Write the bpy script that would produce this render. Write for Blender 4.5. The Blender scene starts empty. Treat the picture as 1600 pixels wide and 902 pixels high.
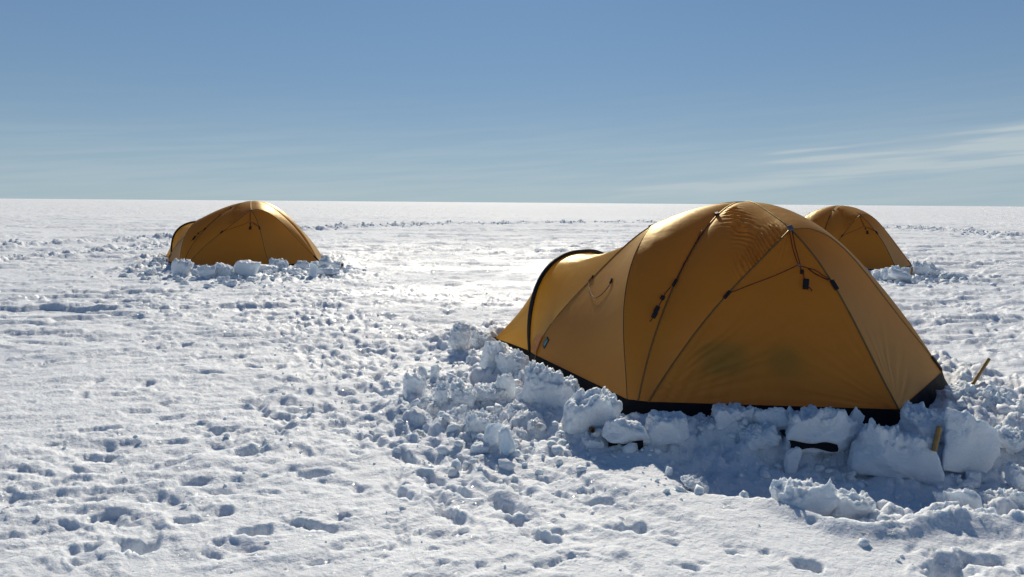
import bpy, math, random
import numpy as np
from mathutils import Matrix, Vector
from mathutils.bvhtree import BVHTree

S = bpy.context.scene
COL = S.collection

# ---------------------------------------------------------------- camera
EYE = 1.55
cd = bpy.data.cameras.new('camera')
cd.sensor_width = 36.0
cd.lens = 1150 / 1600 * 36.0
cd.clip_start = 0.05
cd.clip_end = 40000
cam = bpy.data.objects.new('camera', cd)
COL.objects.link(cam)
PITCH = math.atan((451 - 316.6) / 1150)
cam.matrix_world = (Matrix.Translation((0, 0, EYE)) @ Matrix.Rotation(math.pi / 2 - PITCH, 4, 'X')
                    @ Matrix.Rotation(0.0079, 4, 'Z'))
S.camera = cam

# ---------------------------------------------------------------- sky and sun
SUN_EL = math.radians(31.0)
SUN_AZ = math.radians(0.0)      # towards +Y, clockwise positive
SKY_STRENGTH = 0.080
W = bpy.data.worlds.new('World')
S.world = W
W.use_nodes = True
wt = W.node_tree
wt.nodes.clear()


def wn(t, **k):
    n = wt.nodes.new(t)
    for a, b in k.items():
        setattr(n, a, b)
    return n


def wmath(op, a, b=None, c=None):
    n = wn('ShaderNodeMath', operation=op)
    for i, v in enumerate((a, b, c)):
        if v is None:
            continue
        if isinstance(v, (int, float)):
            n.inputs[i].default_value = v
        else:
            wt.links.new(v, n.inputs[i])
    return n.outputs[0]


def wsmooth(x, lo, hi):
    n = wn('ShaderNodeMapRange', interpolation_type='SMOOTHSTEP')
    wt.links.new(x, n.inputs[0])
    n.inputs[1].default_value = lo
    n.inputs[2].default_value = hi
    return n.outputs[0]


sky = wn('ShaderNodeTexSky', sky_type='NISHITA')
sky.sun_disc = False
sky.sun_elevation = SUN_EL
sky.sun_rotation = SUN_AZ
sky.altitude = 2400
sky.air_density = 0.85
sky.dust_density = 0.4
sky.ozone_density = 4.0
tc = wn('ShaderNodeTexCoord')
sx = wn('ShaderNodeSeparateXYZ')
wt.links.new(tc.outputs['Generated'], sx.inputs[0])
az = wmath('ARCTAN2', sx.outputs[0], sx.outputs[1])
el = wmath('ARCSINE', sx.outputs[2])
cv = wn('ShaderNodeCombineXYZ')
wt.links.new(wmath('MULTIPLY', az, 5.0), cv.inputs[0])
wt.links.new(wmath('MULTIPLY', wmath('SUBTRACT', el, wmath('MULTIPLY', az, 0.07)), 95.0), cv.inputs[1])
nz = wn('ShaderNodeTexNoise')
nz.inputs['Scale'].default_value = 1.0
nz.inputs['Detail'].default_value = 5.0
wt.links.new(cv.outputs[0], nz.inputs['Vector'])
nf = wsmooth(nz.outputs[0], 0.36, 0.66)


def streak(e0, slope, a0, w0, wslope, lo, hi, amp):
    d = wmath('SUBTRACT', el, wmath('ADD', wmath('MULTIPLY', wmath('SUBTRACT', az, a0), slope), e0))
    wd = wmath('MAXIMUM', wmath('ADD', wmath('MULTIPLY', wmath('SUBTRACT', az, a0), wslope), w0), 0.002)
    q = wmath('DIVIDE', d, wd)
    g = wmath('EXPONENT', wmath('MULTIPLY', wmath('MULTIPLY', q, q), -1.0))
    return wmath('MULTIPLY', wmath('MULTIPLY', g, wsmooth(az, lo, hi)), amp)


c1 = streak(0.054, 0.075, 0.36, 0.0035, 0.045, 0.26, 0.42, 1.3)
c2 = streak(0.019, 0.085, 0.20, 0.006, 0.004, 0.08, 0.22, 0.9)
c3 = streak(0.066, 0.085, 0.36, 0.0016, 0.002, 0.31, 0.36, 0.6)
c4 = streak(0.0, 0.01, 0.0, 0.095, 0.006, -1.6, -0.9, 0.85)
cl = wmath('ADD', wmath('MULTIPLY', wmath('ADD', wmath('ADD', c1, c2), c3), wmath('ADD', wmath('MULTIPLY', nf, 0.75), 0.25)), wmath('MULTIPLY', c4, wmath('ADD', wmath('MULTIPLY', nf, 0.25), 0.6)))
cmix = wn('ShaderNodeMix', data_type='RGBA')
wt.links.new(wmath('MINIMUM', cl, 1.0), cmix.inputs[0])
tint = wn('ShaderNodeMix', data_type='RGBA', blend_type='MULTIPLY')
tint.inputs[0].default_value = 1.0
tint.inputs[7].default_value = (0.74, 0.96, 1.04, 1)
wt.links.new(sky.outputs[0], tint.inputs[6])
# thin high haze, thickest towards the horizon all round
hz = wn('ShaderNodeMix', data_type='RGBA')
e3 = wmath('DIVIDE', wmath('MAXIMUM', el, 0.0), 0.36)
wt.links.new(wmath('MULTIPLY', wmath('EXPONENT', wmath('MULTIPLY', wmath('MULTIPLY', e3, e3), -1.0)), 0.74), hz.inputs[0])
wt.links.new(tint.outputs[2], hz.inputs[6])
HZ = 1.0 / SKY_STRENGTH
hz.inputs[7].default_value = (0.205 * HZ, 0.295 * HZ, 0.375 * HZ, 1)
wt.links.new(hz.outputs[2], cmix.inputs[6])
CLOUD = 0.55 / SKY_STRENGTH
cmix.inputs[7].default_value = (CLOUD * 0.84, CLOUD * 1.0, CLOUD * 1.08, 1)
bg = wn('ShaderNodeBackground')
bg.inputs[1].default_value = SKY_STRENGTH
wt.links.new(cmix.outputs[2], bg.inputs[0])
wo = wn('ShaderNodeOutputWorld')
wt.links.new(bg.outputs[0], wo.inputs[0])

sd_ = bpy.data.lights.new('sun', 'SUN')
sd_.energy = 4.5
sd_.angle = math.radians(0.55)
sd_.color = (1.0, 0.915, 0.765)
sun = bpy.data.objects.new('sun', sd_)
COL.objects.link(sun)
sdir = Vector((math.sin(SUN_AZ) * math.cos(SUN_EL), math.cos(SUN_AZ) * math.cos(SUN_EL), math.sin(SUN_EL)))
sun.rotation_euler = sdir.to_track_quat('Z', 'Y').to_euler()
sun.location = sdir * 50

S.view_settings.view_transform = 'Standard'
S.view_settings.look = 'None'
S.view_settings.exposure = 0.0
S.view_settings.gamma = 1.0
S.view_settings.use_curve_mapping = False
S.cycles.max_bounces = 10
S.cycles.transmission_bounces = 6
S.cycles.diffuse_bounces = 5
S.cycles.use_denoising = True


# ---------------------------------------------------------------- noise helpers
def _h(ix, iy, iz, seed):
    n = (ix * 374761393 + iy * 668265263 + iz * 1274126177 + seed * 974634777) & 0xFFFFFFFF
    n = ((n ^ (n >> 13)) * 1274126177) & 0xFFFFFFFF
    n = n ^ (n >> 16)
    return (n & 0xFFFF) / 32767.5 - 1.0


def noise2(x, y, seed=0):
    xi = np.floor(x).astype(np.int64); yi = np.floor(y).astype(np.int64)
    fx = x - xi; fy = y - yi
    u = fx * fx * fx * (fx * (fx * 6 - 15) + 10); v = fy * fy * fy * (fy * (fy * 6 - 15) + 10)
    z = np.zeros_like(xi)
    a = _h(xi, yi, z, seed); b = _h(xi + 1, yi, z, seed); c = _h(xi, yi + 1, z, seed); d = _h(xi + 1, yi + 1, z, seed)
    return (a * (1 - u) + b * u) * (1 - v) + (c * (1 - u) + d * u) * v


def fbm2(x, y, seed=0, octs=4, gain=0.5, lac=2.03):
    s = 0; a = 1.0; t = 0
    for o in range(octs):
        s = s + a * noise2(x, y, seed + o * 17); t += a
        x, y = (x * 0.8 - y * 0.6) * lac + 3.1, (x * 0.6 + y * 0.8) * lac + 1.7
        a *= gain
    return s / t


def fbm2a(x, y, seed=0, octs=4, gain=0.5, lac=2.03):     # keeps its stretch direction
    s = 0; a = 1.0; t = 0
    for o in range(octs):
        s = s + a * noise2(x + 7.3 * o, y + 3.9 * o, seed + o * 17); t += a
        x, y = x * lac, y * lac
        a *= gain
    return s / t


def noise3(p, seed=0):
    pi = np.floor(p).astype(np.int64); f = p - pi
    u = f * f * (3 - 2 * f)
    out = 0
    for dx in (0, 1):
        for dy in (0, 1):
            for dz in (0, 1):
                w = (u[:, 0] if dx else 1 - u[:, 0]) * (u[:, 1] if dy else 1 - u[:, 1]) * (u[:, 2] if dz else 1 - u[:, 2])
                out = out + w * _h(pi[:, 0] + dx, pi[:, 1] + dy, pi[:, 2] + dz, seed)
    return out


def fbm3(p, seed=0, octs=4, gain=0.5):
    s = 0; a = 1.0; t = 0
    for o in range(octs):
        s = s + a * noise3(p + o * 5.7, seed + o * 13); t += a
        p = p * 2.07; a *= gain
    return s / t


def worley2(x, y, seed=0):
    """distance to the nearest clod centre and that clod's own random number"""
    xi = np.floor(x).astype(np.int64); yi = np.floor(y).astype(np.int64)
    best = np.full(x.shape, 9.0); rnd = np.zeros(x.shape); z = np.zeros_like(xi)
    for dx in (-1, 0, 1):
        for dy in (-1, 0, 1):
            cx, cy = xi + dx, yi + dy
            px = cx + 0.5 + 0.45 * _h(cx, cy, z, seed); py = cy + 0.5 + 0.45 * _h(cx, cy, z + 1, seed)
            d = np.hypot(x - px, y - py)
            m = d < best
            best = np.where(m, d, best); rnd = np.where(m, 0.5 + 0.5 * _h(cx, cy, z + 2, seed), rnd)
    return best, rnd


def worley3(p, seed=0):
    pi = np.floor(p).astype(np.int64)
    best = np.full(len(p), 9.0)
    for dx in (-1, 0, 1):
        for dy in (-1, 0, 1):
            for dz in (-1, 0, 1):
                c = pi + np.array([dx, dy, dz])
                q = c + 0.5 + 0.42 * np.stack([_h(c[:, 0], c[:, 1], c[:, 2], seed + k) for k in range(3)], 1)
                best = np.minimum(best, np.linalg.norm(p - q, axis=1))
    return best


def clods(x, y, size, seed):
    wx = x + 0.3 * size * noise2(x / size * 1.3, y / size * 1.3, seed + 5); wy = y + 0.3 * size * noise2(x / size * 1.3, y / size * 1.3, seed + 6)
    f, r = worley2(wx / size, wy / size, seed)
    return np.sqrt(np.clip(1 - (f / 0.62) ** 2, 0, 1)) * np.clip(r * 1.7 - 0.45, 0, 1)


def sstep(x, a, b):
    t = np.clip((x - a) / (b - a), 0, 1)
    return t * t * (3 - 2 * t)


# ---------------------------------------------------------------- materials
def mat(name):
    m = bpy.data.materials.new(name)
    m.use_nodes = True
    return m, m.node_tree, m.node_tree.nodes['Principled BSDF']


def mk(nt, t, **k):
    n = nt.nodes.new(t)
    for a, b in k.items():
        setattr(n, a, b)
    return n


def snow_material(name, base, bump_d, glints=True, coarse=1.0):
    m, nt, p = mat(name)
    geo = mk(nt, 'ShaderNodeNewGeometry')
    pos = geo.outputs['Position']
    # grain
    n1 = mk(nt, 'ShaderNodeTexNoise'); n1.inputs['Scale'].default_value = 55.0 * coarse; n1.inputs['Detail'].default_value = 5.0; n1.inputs['Roughness'].default_value = 0.62
    n2 = mk(nt, 'ShaderNodeTexNoise'); n2.inputs['Scale'].default_value = 13.0 * coarse; n2.inputs['Detail'].default_value = 4.0; n2.inputs['Roughness'].default_value = 0.6
    for n in (n1, n2):
        nt.links.new(pos, n.inputs['Vector'])
    add = mk(nt, 'ShaderNodeMath', operation='MULTIPLY_ADD')
    nt.links.new(n2.outputs[0], add.inputs[0]); add.inputs[1].default_value = 1.8
    nt.links.new(n1.outputs[0], add.inputs[2])
    bmp = mk(nt, 'ShaderNodeBump'); bmp.inputs['Strength'].default_value = 1.0; bmp.inputs['Distance'].default_value = bump_d
    nt.links.new(add.outputs[0], bmp.inputs['Height'])
    # wind ripples on the open ice sheet, which is rougher away from the trodden camp
    ln = mk(nt, 'ShaderNodeVectorMath', operation='LENGTH'); nt.links.new(pos, ln.inputs[0])
    fr = mk(nt, 'ShaderNodeMapRange', interpolation_type='SMOOTHSTEP'); fr.inputs[1].default_value = 30; fr.inputs[2].default_value = 110
    nt.links.new(ln.outputs['Value'], fr.inputs[0])
    mf = mk(nt, 'ShaderNodeMapping'); mf.inputs['Scale'].default_value = (0.3, 0.8, 1.0); mf.inputs['Rotation'].default_value = (0, 0, -0.2)
    nt.links.new(pos, mf.inputs[0])
    n5 = mk(nt, 'ShaderNodeTexNoise'); n5.inputs['Scale'].default_value = 0.55; n5.inputs['Detail'].default_value = 7.0; n5.inputs['Roughness'].default_value = 0.65
    nt.links.new(mf.outputs[0], n5.inputs['Vector'])
    b0 = mk(nt, 'ShaderNodeBump'); b0.inputs['Distance'].default_value = 0.55
    nt.links.new(fr.outputs[0], b0.inputs['Strength']); nt.links.new(n5.outputs[0], b0.inputs['Height'])
    nt.links.new(b0.outputs[0], bmp.inputs['Normal'])
    # patches of ice crust are glossier than loose snow
    n3 = mk(nt, 'ShaderNodeTexNoise'); n3.inputs['Scale'].default_value = 0.55; n3.inputs['Detail'].default_value = 5.0; n3.inputs['Roughness'].default_value = 0.6
    mp = mk(nt, 'ShaderNodeMapping'); mp.inputs['Scale'].default_value = (0.55, 1.0, 1.0)
    nt.links.new(pos, mp.inputs[0]); nt.links.new(mp.outputs[0], n3.inputs['Vector'])
    mr = mk(nt, 'ShaderNodeMapRange'); mr.inputs[1].default_value = 0.40; mr.inputs[2].default_value = 0.62; mr.inputs[3].default_value = 0.75; mr.inputs[4].default_value = 0.45
    nt.links.new(n3.outputs[0], mr.inputs[0])
    rough = mr.outputs[0]
    normal = bmp.outputs[0]
    if glints:
        vo = mk(nt, 'ShaderNodeTexVoronoi'); vo.inputs['Scale'].default_value = 90.0
        nt.links.new(pos, vo.inputs['Vector'])
        sep = mk(nt, 'ShaderNodeSeparateColor'); nt.links.new(vo.outputs['Color'], sep.inputs[0])
        gt = mk(nt, 'ShaderNodeMath', operation='GREATER_THAN'); gt.inputs[1].default_value = 0.955
        nt.links.new(sep.outputs[0], gt.inputs[0])
        sub = mk(nt, 'ShaderNodeVectorMath', operation='SUBTRACT'); sub.inputs[1].default_value = (0.5, 0.5, 0.5)
        nt.links.new(vo.outputs['Color'], sub.inputs[0])
        sc = mk(nt, 'ShaderNodeVectorMath', operation='SCALE')
        nt.links.new(sub.outputs[0], sc.inputs[0])
        ml = mk(nt, 'ShaderNodeMath', operation='MULTIPLY'); ml.inputs[1].default_value = 0.7
        nt.links.new(gt.outputs[0], ml.inputs[0]); nt.links.new(ml.outputs[0], sc.inputs['Scale'])
        va = mk(nt, 'ShaderNodeVectorMath', operation='ADD')
        nt.links.new(bmp.outputs[0], va.inputs[0]); nt.links.new(sc.outputs[0], va.inputs[1])
        no = mk(nt, 'ShaderNodeVectorMath', operation='NORMALIZE'); nt.links.new(va.outputs[0], no.inputs[0])
        normal = no.outputs[0]
        rm = mk(nt, 'ShaderNodeMix'); nt.links.new(gt.outputs[0], rm.inputs[0]); nt.links.new(rough, rm.inputs[2]); rm.inputs[3].default_value = 0.16
        rough = rm.outputs[0]
    nt.links.new(normal, p.inputs['Normal'])
    # far off the relief is finer than one can see and scatters the sun like a rougher sheet
    rf = mk(nt, 'ShaderNodeMix'); rf.inputs[3].default_value = 0.85
    fr2 = mk(nt, 'ShaderNodeMapRange', interpolation_type='SMOOTHSTEP'); fr2.inputs[1].default_value = 14; fr2.inputs[2].default_value = 40
    nt.links.new(ln.outputs['Value'], fr2.inputs[0])
    nt.links.new(fr2.outputs[0], rf.inputs[0]); nt.links.new(rough, rf.inputs[2])
    nt.links.new(rf.outputs[0], p.inputs['Roughness'])
    # slight tint variation of old and fresh snow
    n4 = mk(nt, 'ShaderNodeTexNoise'); n4.inputs['Scale'].default_value = 1.7; n4.inputs['Detail'].default_value = 6.0
    nt.links.new(pos, n4.inputs['Vector'])
    mx = mk(nt, 'ShaderNodeMix', data_type='RGBA')
    nt.links.new(n4.outputs[0], mx.inputs[0])
    mx.inputs[6].default_value = tuple(c * 0.93 for c in base) + (1,)
    mx.inputs[7].default_value = tuple(min(1, c * 1.05) for c in base) + (1,)
    nt.links.new(mx.outputs[2], p.inputs['Base Color'])
    p.inputs['Subsurface Weight'].default_value = 0.7
    p.inputs['Subsurface Radius'].default_value = (0.7, 0.85, 1.0)
    p.inputs['Subsurface Scale'].default_value = 0.03
    p.inputs['IOR'].default_value = 1.31
    p.inputs['Specular IOR Level'].default_value = 0.31
    return m


M_SNOW = snow_material('snow', (0.80, 0.835, 0.88), 0.009)
M_BLOCK = snow_material('packed_snow', (0.80, 0.84, 0.885), 0.008, glints=False, coarse=1.3)


def fabric_material(name, base, trans, rough, tw, coat=0.0):
    m, nt, p = mat(name)
    out = nt.nodes['Material Output']
    nt.nodes.remove(p)
    df = mk(nt, 'ShaderNodeBsdfDiffuse')
    gl = mk(nt, 'ShaderNodeBsdfGlossy'); gl.inputs['Color'].default_value = (1.0, 0.86, 0.60, 1); gl.inputs['Roughness'].default_value = rough
    lw = mk(nt, 'ShaderNodeLayerWeight'); lw.inputs[0].default_value = 0.5
    pw = mk(nt, 'ShaderNodeMath', operation='POWER'); pw.inputs[1].default_value = 3.0
    nt.links.new(lw.outputs['Facing'], pw.inputs[0])
    fm = mk(nt, 'ShaderNodeMath', operation='MULTIPLY_ADD'); fm.inputs[1].default_value = 0.22; fm.inputs[2].default_value = 0.055
    nt.links.new(pw.outputs[0], fm.inputs[0])
    tcn = mk(nt, 'ShaderNodeTexCoord')
    n1 = mk(nt, 'ShaderNodeTexNoise'); n1.inputs['Scale'].default_value = 6.0; n1.inputs['Detail'].default_value = 3.0
    nt.links.new(tcn.outputs['Object'], n1.inputs['Vector'])
    bmp = mk(nt, 'ShaderNodeBump'); bmp.inputs['Strength'].default_value = 0.6; bmp.inputs['Distance'].default_value = 0.012
    nt.links.new(n1.outputs[0], bmp.inputs['Height'])
    for nn in (df, gl):
        nt.links.new(bmp.outputs[0], nn.inputs['Normal'])
    hv = mk(nt, 'ShaderNodeMix', data_type='RGBA')
    n2 = mk(nt, 'ShaderNodeTexNoise'); n2.inputs['Scale'].default_value = 2.2; n2.inputs['Detail'].default_value = 4.0
    nt.links.new(tcn.outputs['Object'], n2.inputs['Vector'])
    nt.links.new(n2.outputs[0], hv.inputs[0])
    hv.inputs[6].default_value = tuple(c * 0.9 for c in base) + (1,)
    hv.inputs[7].default_value = tuple(c * 1.1 for c in base) + (1,)
    nt.links.new(hv.outputs[2], df.inputs[0])
    tr = mk(nt, 'ShaderNodeBsdfTranslucent'); tr.inputs[0].default_value = trans + (1,)
    ms = mk(nt, 'ShaderNodeMixShader'); ms.inputs[0].default_value = tw
    nt.links.new(df.outputs[0], ms.inputs[1]); nt.links.new(tr.outputs[0], ms.inputs[2])
    mg = mk(nt, 'ShaderNodeMixShader')
    nt.links.new(fm.outputs[0], mg.inputs[0]); nt.links.new(ms.outputs[0], mg.inputs[1]); nt.links.new(gl.outputs[0], mg.inputs[2])
    nt.links.new(mg.outputs[0], out.inputs[0])
    return m


GOLD = (0.49, 0.235, 0.022)
M_FAB = fabric_material('gold_ripstop', GOLD, (0.86, 0.41, 0.014), 0.48, 0.46)
M_VEST = fabric_material('gold_vestibule_ripstop', (0.56, 0.32, 0.03), (0.92, 0.60, 0.04), 0.34, 0.52)
M_SLEEVE = fabric_material('sleeve_painted_shadow', (0.17, 0.085, 0.02), (0.2, 0.1, 0.02), 0.5, 0.05)  # sleeve gold darkened to brown, painting in the poles' shadow lines
M_ORANGE = fabric_material('orange_gusset', (0.60, 0.20, 0.03), (0.75, 0.25, 0.02), 0.5, 0.4)


def plain(name, c, r=0.6, spec=0.4, noise=0.0, scale=40):
    m, nt, p = mat(name)
    p.inputs['Base Color'].default_value = c + (1,)
    p.inputs['Roughness'].default_value = r
    p.inputs['Specular IOR Level'].default_value = spec
    if noise:
        t = mk(nt, 'ShaderNodeTexCoord'); n = mk(nt, 'ShaderNodeTexNoise'); n.inputs['Scale'].default_value = scale; n.inputs['Detail'].default_value = 4
        nt.links.new(t.outputs['Object'], n.inputs['Vector'])
        x = mk(nt, 'ShaderNodeMix', data_type='RGBA'); nt.links.new(n.outputs[0], x.inputs[0])
        x.inputs[6].default_value = tuple(v * (1 - noise) for v in c) + (1,); x.inputs[7].default_value = tuple(min(1, v * (1 + noise)) for v in c) + (1,)
        nt.links.new(x.outputs[2], p.inputs['Base Color'])
        b = mk(nt, 'ShaderNodeBump'); b.inputs['Distance'].default_value = 0.004; nt.links.new(n.outputs[0], b.inputs['Height']); nt.links.new(b.outputs[0], p.inputs['Normal'])
    return m


M_BLACK = plain('black_webbing', (0.012, 0.012, 0.014), 0.65, 0.3, 0.3, 30)
M_SKIRT = plain('black_skirt_fabric', (0.010, 0.011, 0.014), 0.75, 0.12, 0.3, 12)
M_CORD = plain('dark_red_brown_cord', (0.05, 0.018, 0.014), 0.7, 0.3)
M_CLIP = plain('grey_clip_plastic', (0.10, 0.11, 0.13), 0.35, 0.5)
M_PATCH = plain('teal_label', (0.03, 0.16, 0.20), 0.5)
M_PATCHB = plain('black_label_border', (0.012, 0.014, 0.016), 0.6)
M_MARK = plain('pale_label_print', (0.45, 0.6, 0.6), 0.6)
M_FLOOR = plain('grey_groundsheet', (0.06, 0.055, 0.05), 0.6, 0.3, 0.2, 5)
M_BAG = plain('dark_gear_fabric', (0.02, 0.022, 0.02), 0.8, 0.2, 0.3, 8)
M_BAMBOO = plain('bamboo', (0.30, 0.18, 0.06), 0.55, 0.4, 0.35, 25)
M_BAMEND = plain('bamboo_end', (0.10, 0.06, 0.03), 0.8, 0.2, 0.3, 60)
M_STAKE = plain('dark_stake_wood', (0.05, 0.035, 0.025), 0.7, 0.3, 0.3, 40)


# ---------------------------------------------------------------- mesh helpers
def mesh_obj(name, verts, faces, material, parent=None, smooth=True):
    me = bpy.data.meshes.new(name)
    V = np.asarray(verts, dtype=np.float32)
    F = faces
    if isinstance(F, np.ndarray):
        k = F.shape[1]
        me.vertices.add(len(V)); me.vertices.foreach_set('co', V.ravel())
        me.loops.add(F.size); me.loops.foreach_set('vertex_index', F.ravel().astype(np.int32))
        me.polygons.add(len(F)); me.polygons.foreach_set('loop_start', np.arange(0, F.size, k, dtype=np.int32))
        me.polygons.foreach_set('loop_total', np.full(len(F), k, dtype=np.int32))
        me.update(calc_edges=True)
        me.validate()
    else:
        me.from_pydata([tuple(v) for v in V], [], F)
    me.polygons.foreach_set('use_smooth', np.full(len(me.polygons), bool(smooth)))
    me.materials.append(material)
    o = bpy.data.objects.new(name, me)
    COL.objects.link(o)
    if parent is not None:
        o.parent = parent
    return o


def grid_faces(nu, nv, wrap=False):
    i, j = np.meshgrid(np.arange(nu - 1), np.arange(nv - 1), indexing='ij')
    a = (i * nv + j).ravel()
    return np.stack([a, a + nv, a + nv + 1, a + 1], 1)


def tag(o, label, cat, group=None):
    o['label'] = label
    o['category'] = cat
    if group:
        o['group'] = group


def smooth_line(P, n):
    P = np.asarray(P, float)
    L = np.r_[0, np.cumsum(np.linalg.norm(np.diff(P, axis=0), axis=1))]
    s = np.linspace(0, L[-1], n)
    out = np.empty((n, 3))
    Q = np.vstack([2 * P[0] - P[1], P, 2 * P[-1] - P[-2]])
    for k, t in enumerate(s):
        i = min(np.searchsorted(L, t, side='right') - 1, len(P) - 2)
        u = (t - L[i]) / max(L[i + 1] - L[i], 1e-9)
        p0, p1, p2, p3 = Q[i], Q[i + 1], Q[i + 2], Q[i + 3]
        out[k] = 0.5 * (2 * p1 + (p2 - p0) * u + (2 * p0 - 5 * p1 + 4 * p2 - p3) * u * u + (3 * p1 - p0 - 3 * p2 + p3) * u ** 3)
    return out


def tube(P, r, sides=8, n=None, flat=1.0, cap=True):
    P = smooth_line(P, n) if n else np.asarray(P, float)
    n = len(P)
    r = np.broadcast_to(np.asarray(r, float), (n,))
    T = np.gradient(P, axis=0)
    T /= np.linalg.norm(T, axis=1)[:, None] + 1e-12
    up = np.array([0.0, 0.0, 1.0]) if abs(T[0][2]) < 0.9 else np.array([1.0, 0, 0])
    V = []
    a = np.cross(T[0], up); a /= np.linalg.norm(a)
    for i in range(n):
        a = a - T[i] * (a @ T[i]); a /= np.linalg.norm(a)
        b = np.cross(T[i], a)
        for k in range(sides):
            t = 2 * math.pi * k / sides
            V.append(P[i] + r[i] * (math.cos(t) * a + flat * math.sin(t) * b))
    F = []
    for i in range(n - 1):
        for k in range(sides):
            k2 = (k + 1) % sides
            F.append((i * sides + k, i * sides + k2, (i + 1) * sides + k2, (i + 1) * sides + k))
    if cap:
        F.append(tuple(range(sides))[::-1]); F.append(tuple(range((n - 1) * sides, n * sides)))
    return V, F


def rounded_box(c, size, R=None, b=0.25):
    """small bevelled box as verts, faces"""
    V = []; sx_, sy_, sz_ = [s / 2 for s in size]; k = min(size) * b / 2
    for x in (-1, 1):
        for y in (-1, 1):
            for z in (-1, 1):
                V.append((x * (sx_ - k), y * (sy_ - k), z * sz_)); V.append((x * (sx_ - k), y * sy_, z * (sz_ - k))); V.append((x * sx_, y * (sy_ - k), z * (sz_ - k)))
    import bmesh
    bm = bmesh.new()
    for v in V:
        bm.verts.new(v)
    r = bmesh.ops.convex_hull(bm, input=bm.verts)
    bm.verts.index_update()
    vs = np.array([v.co[:] for v in bm.verts]); fs = [tuple(v.index for v in f.verts) for f in bm.faces]
    bm.free()
    if R is not None:
        vs = vs @ np.asarray(R).T
    return vs + np.asarray(c), fs


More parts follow.
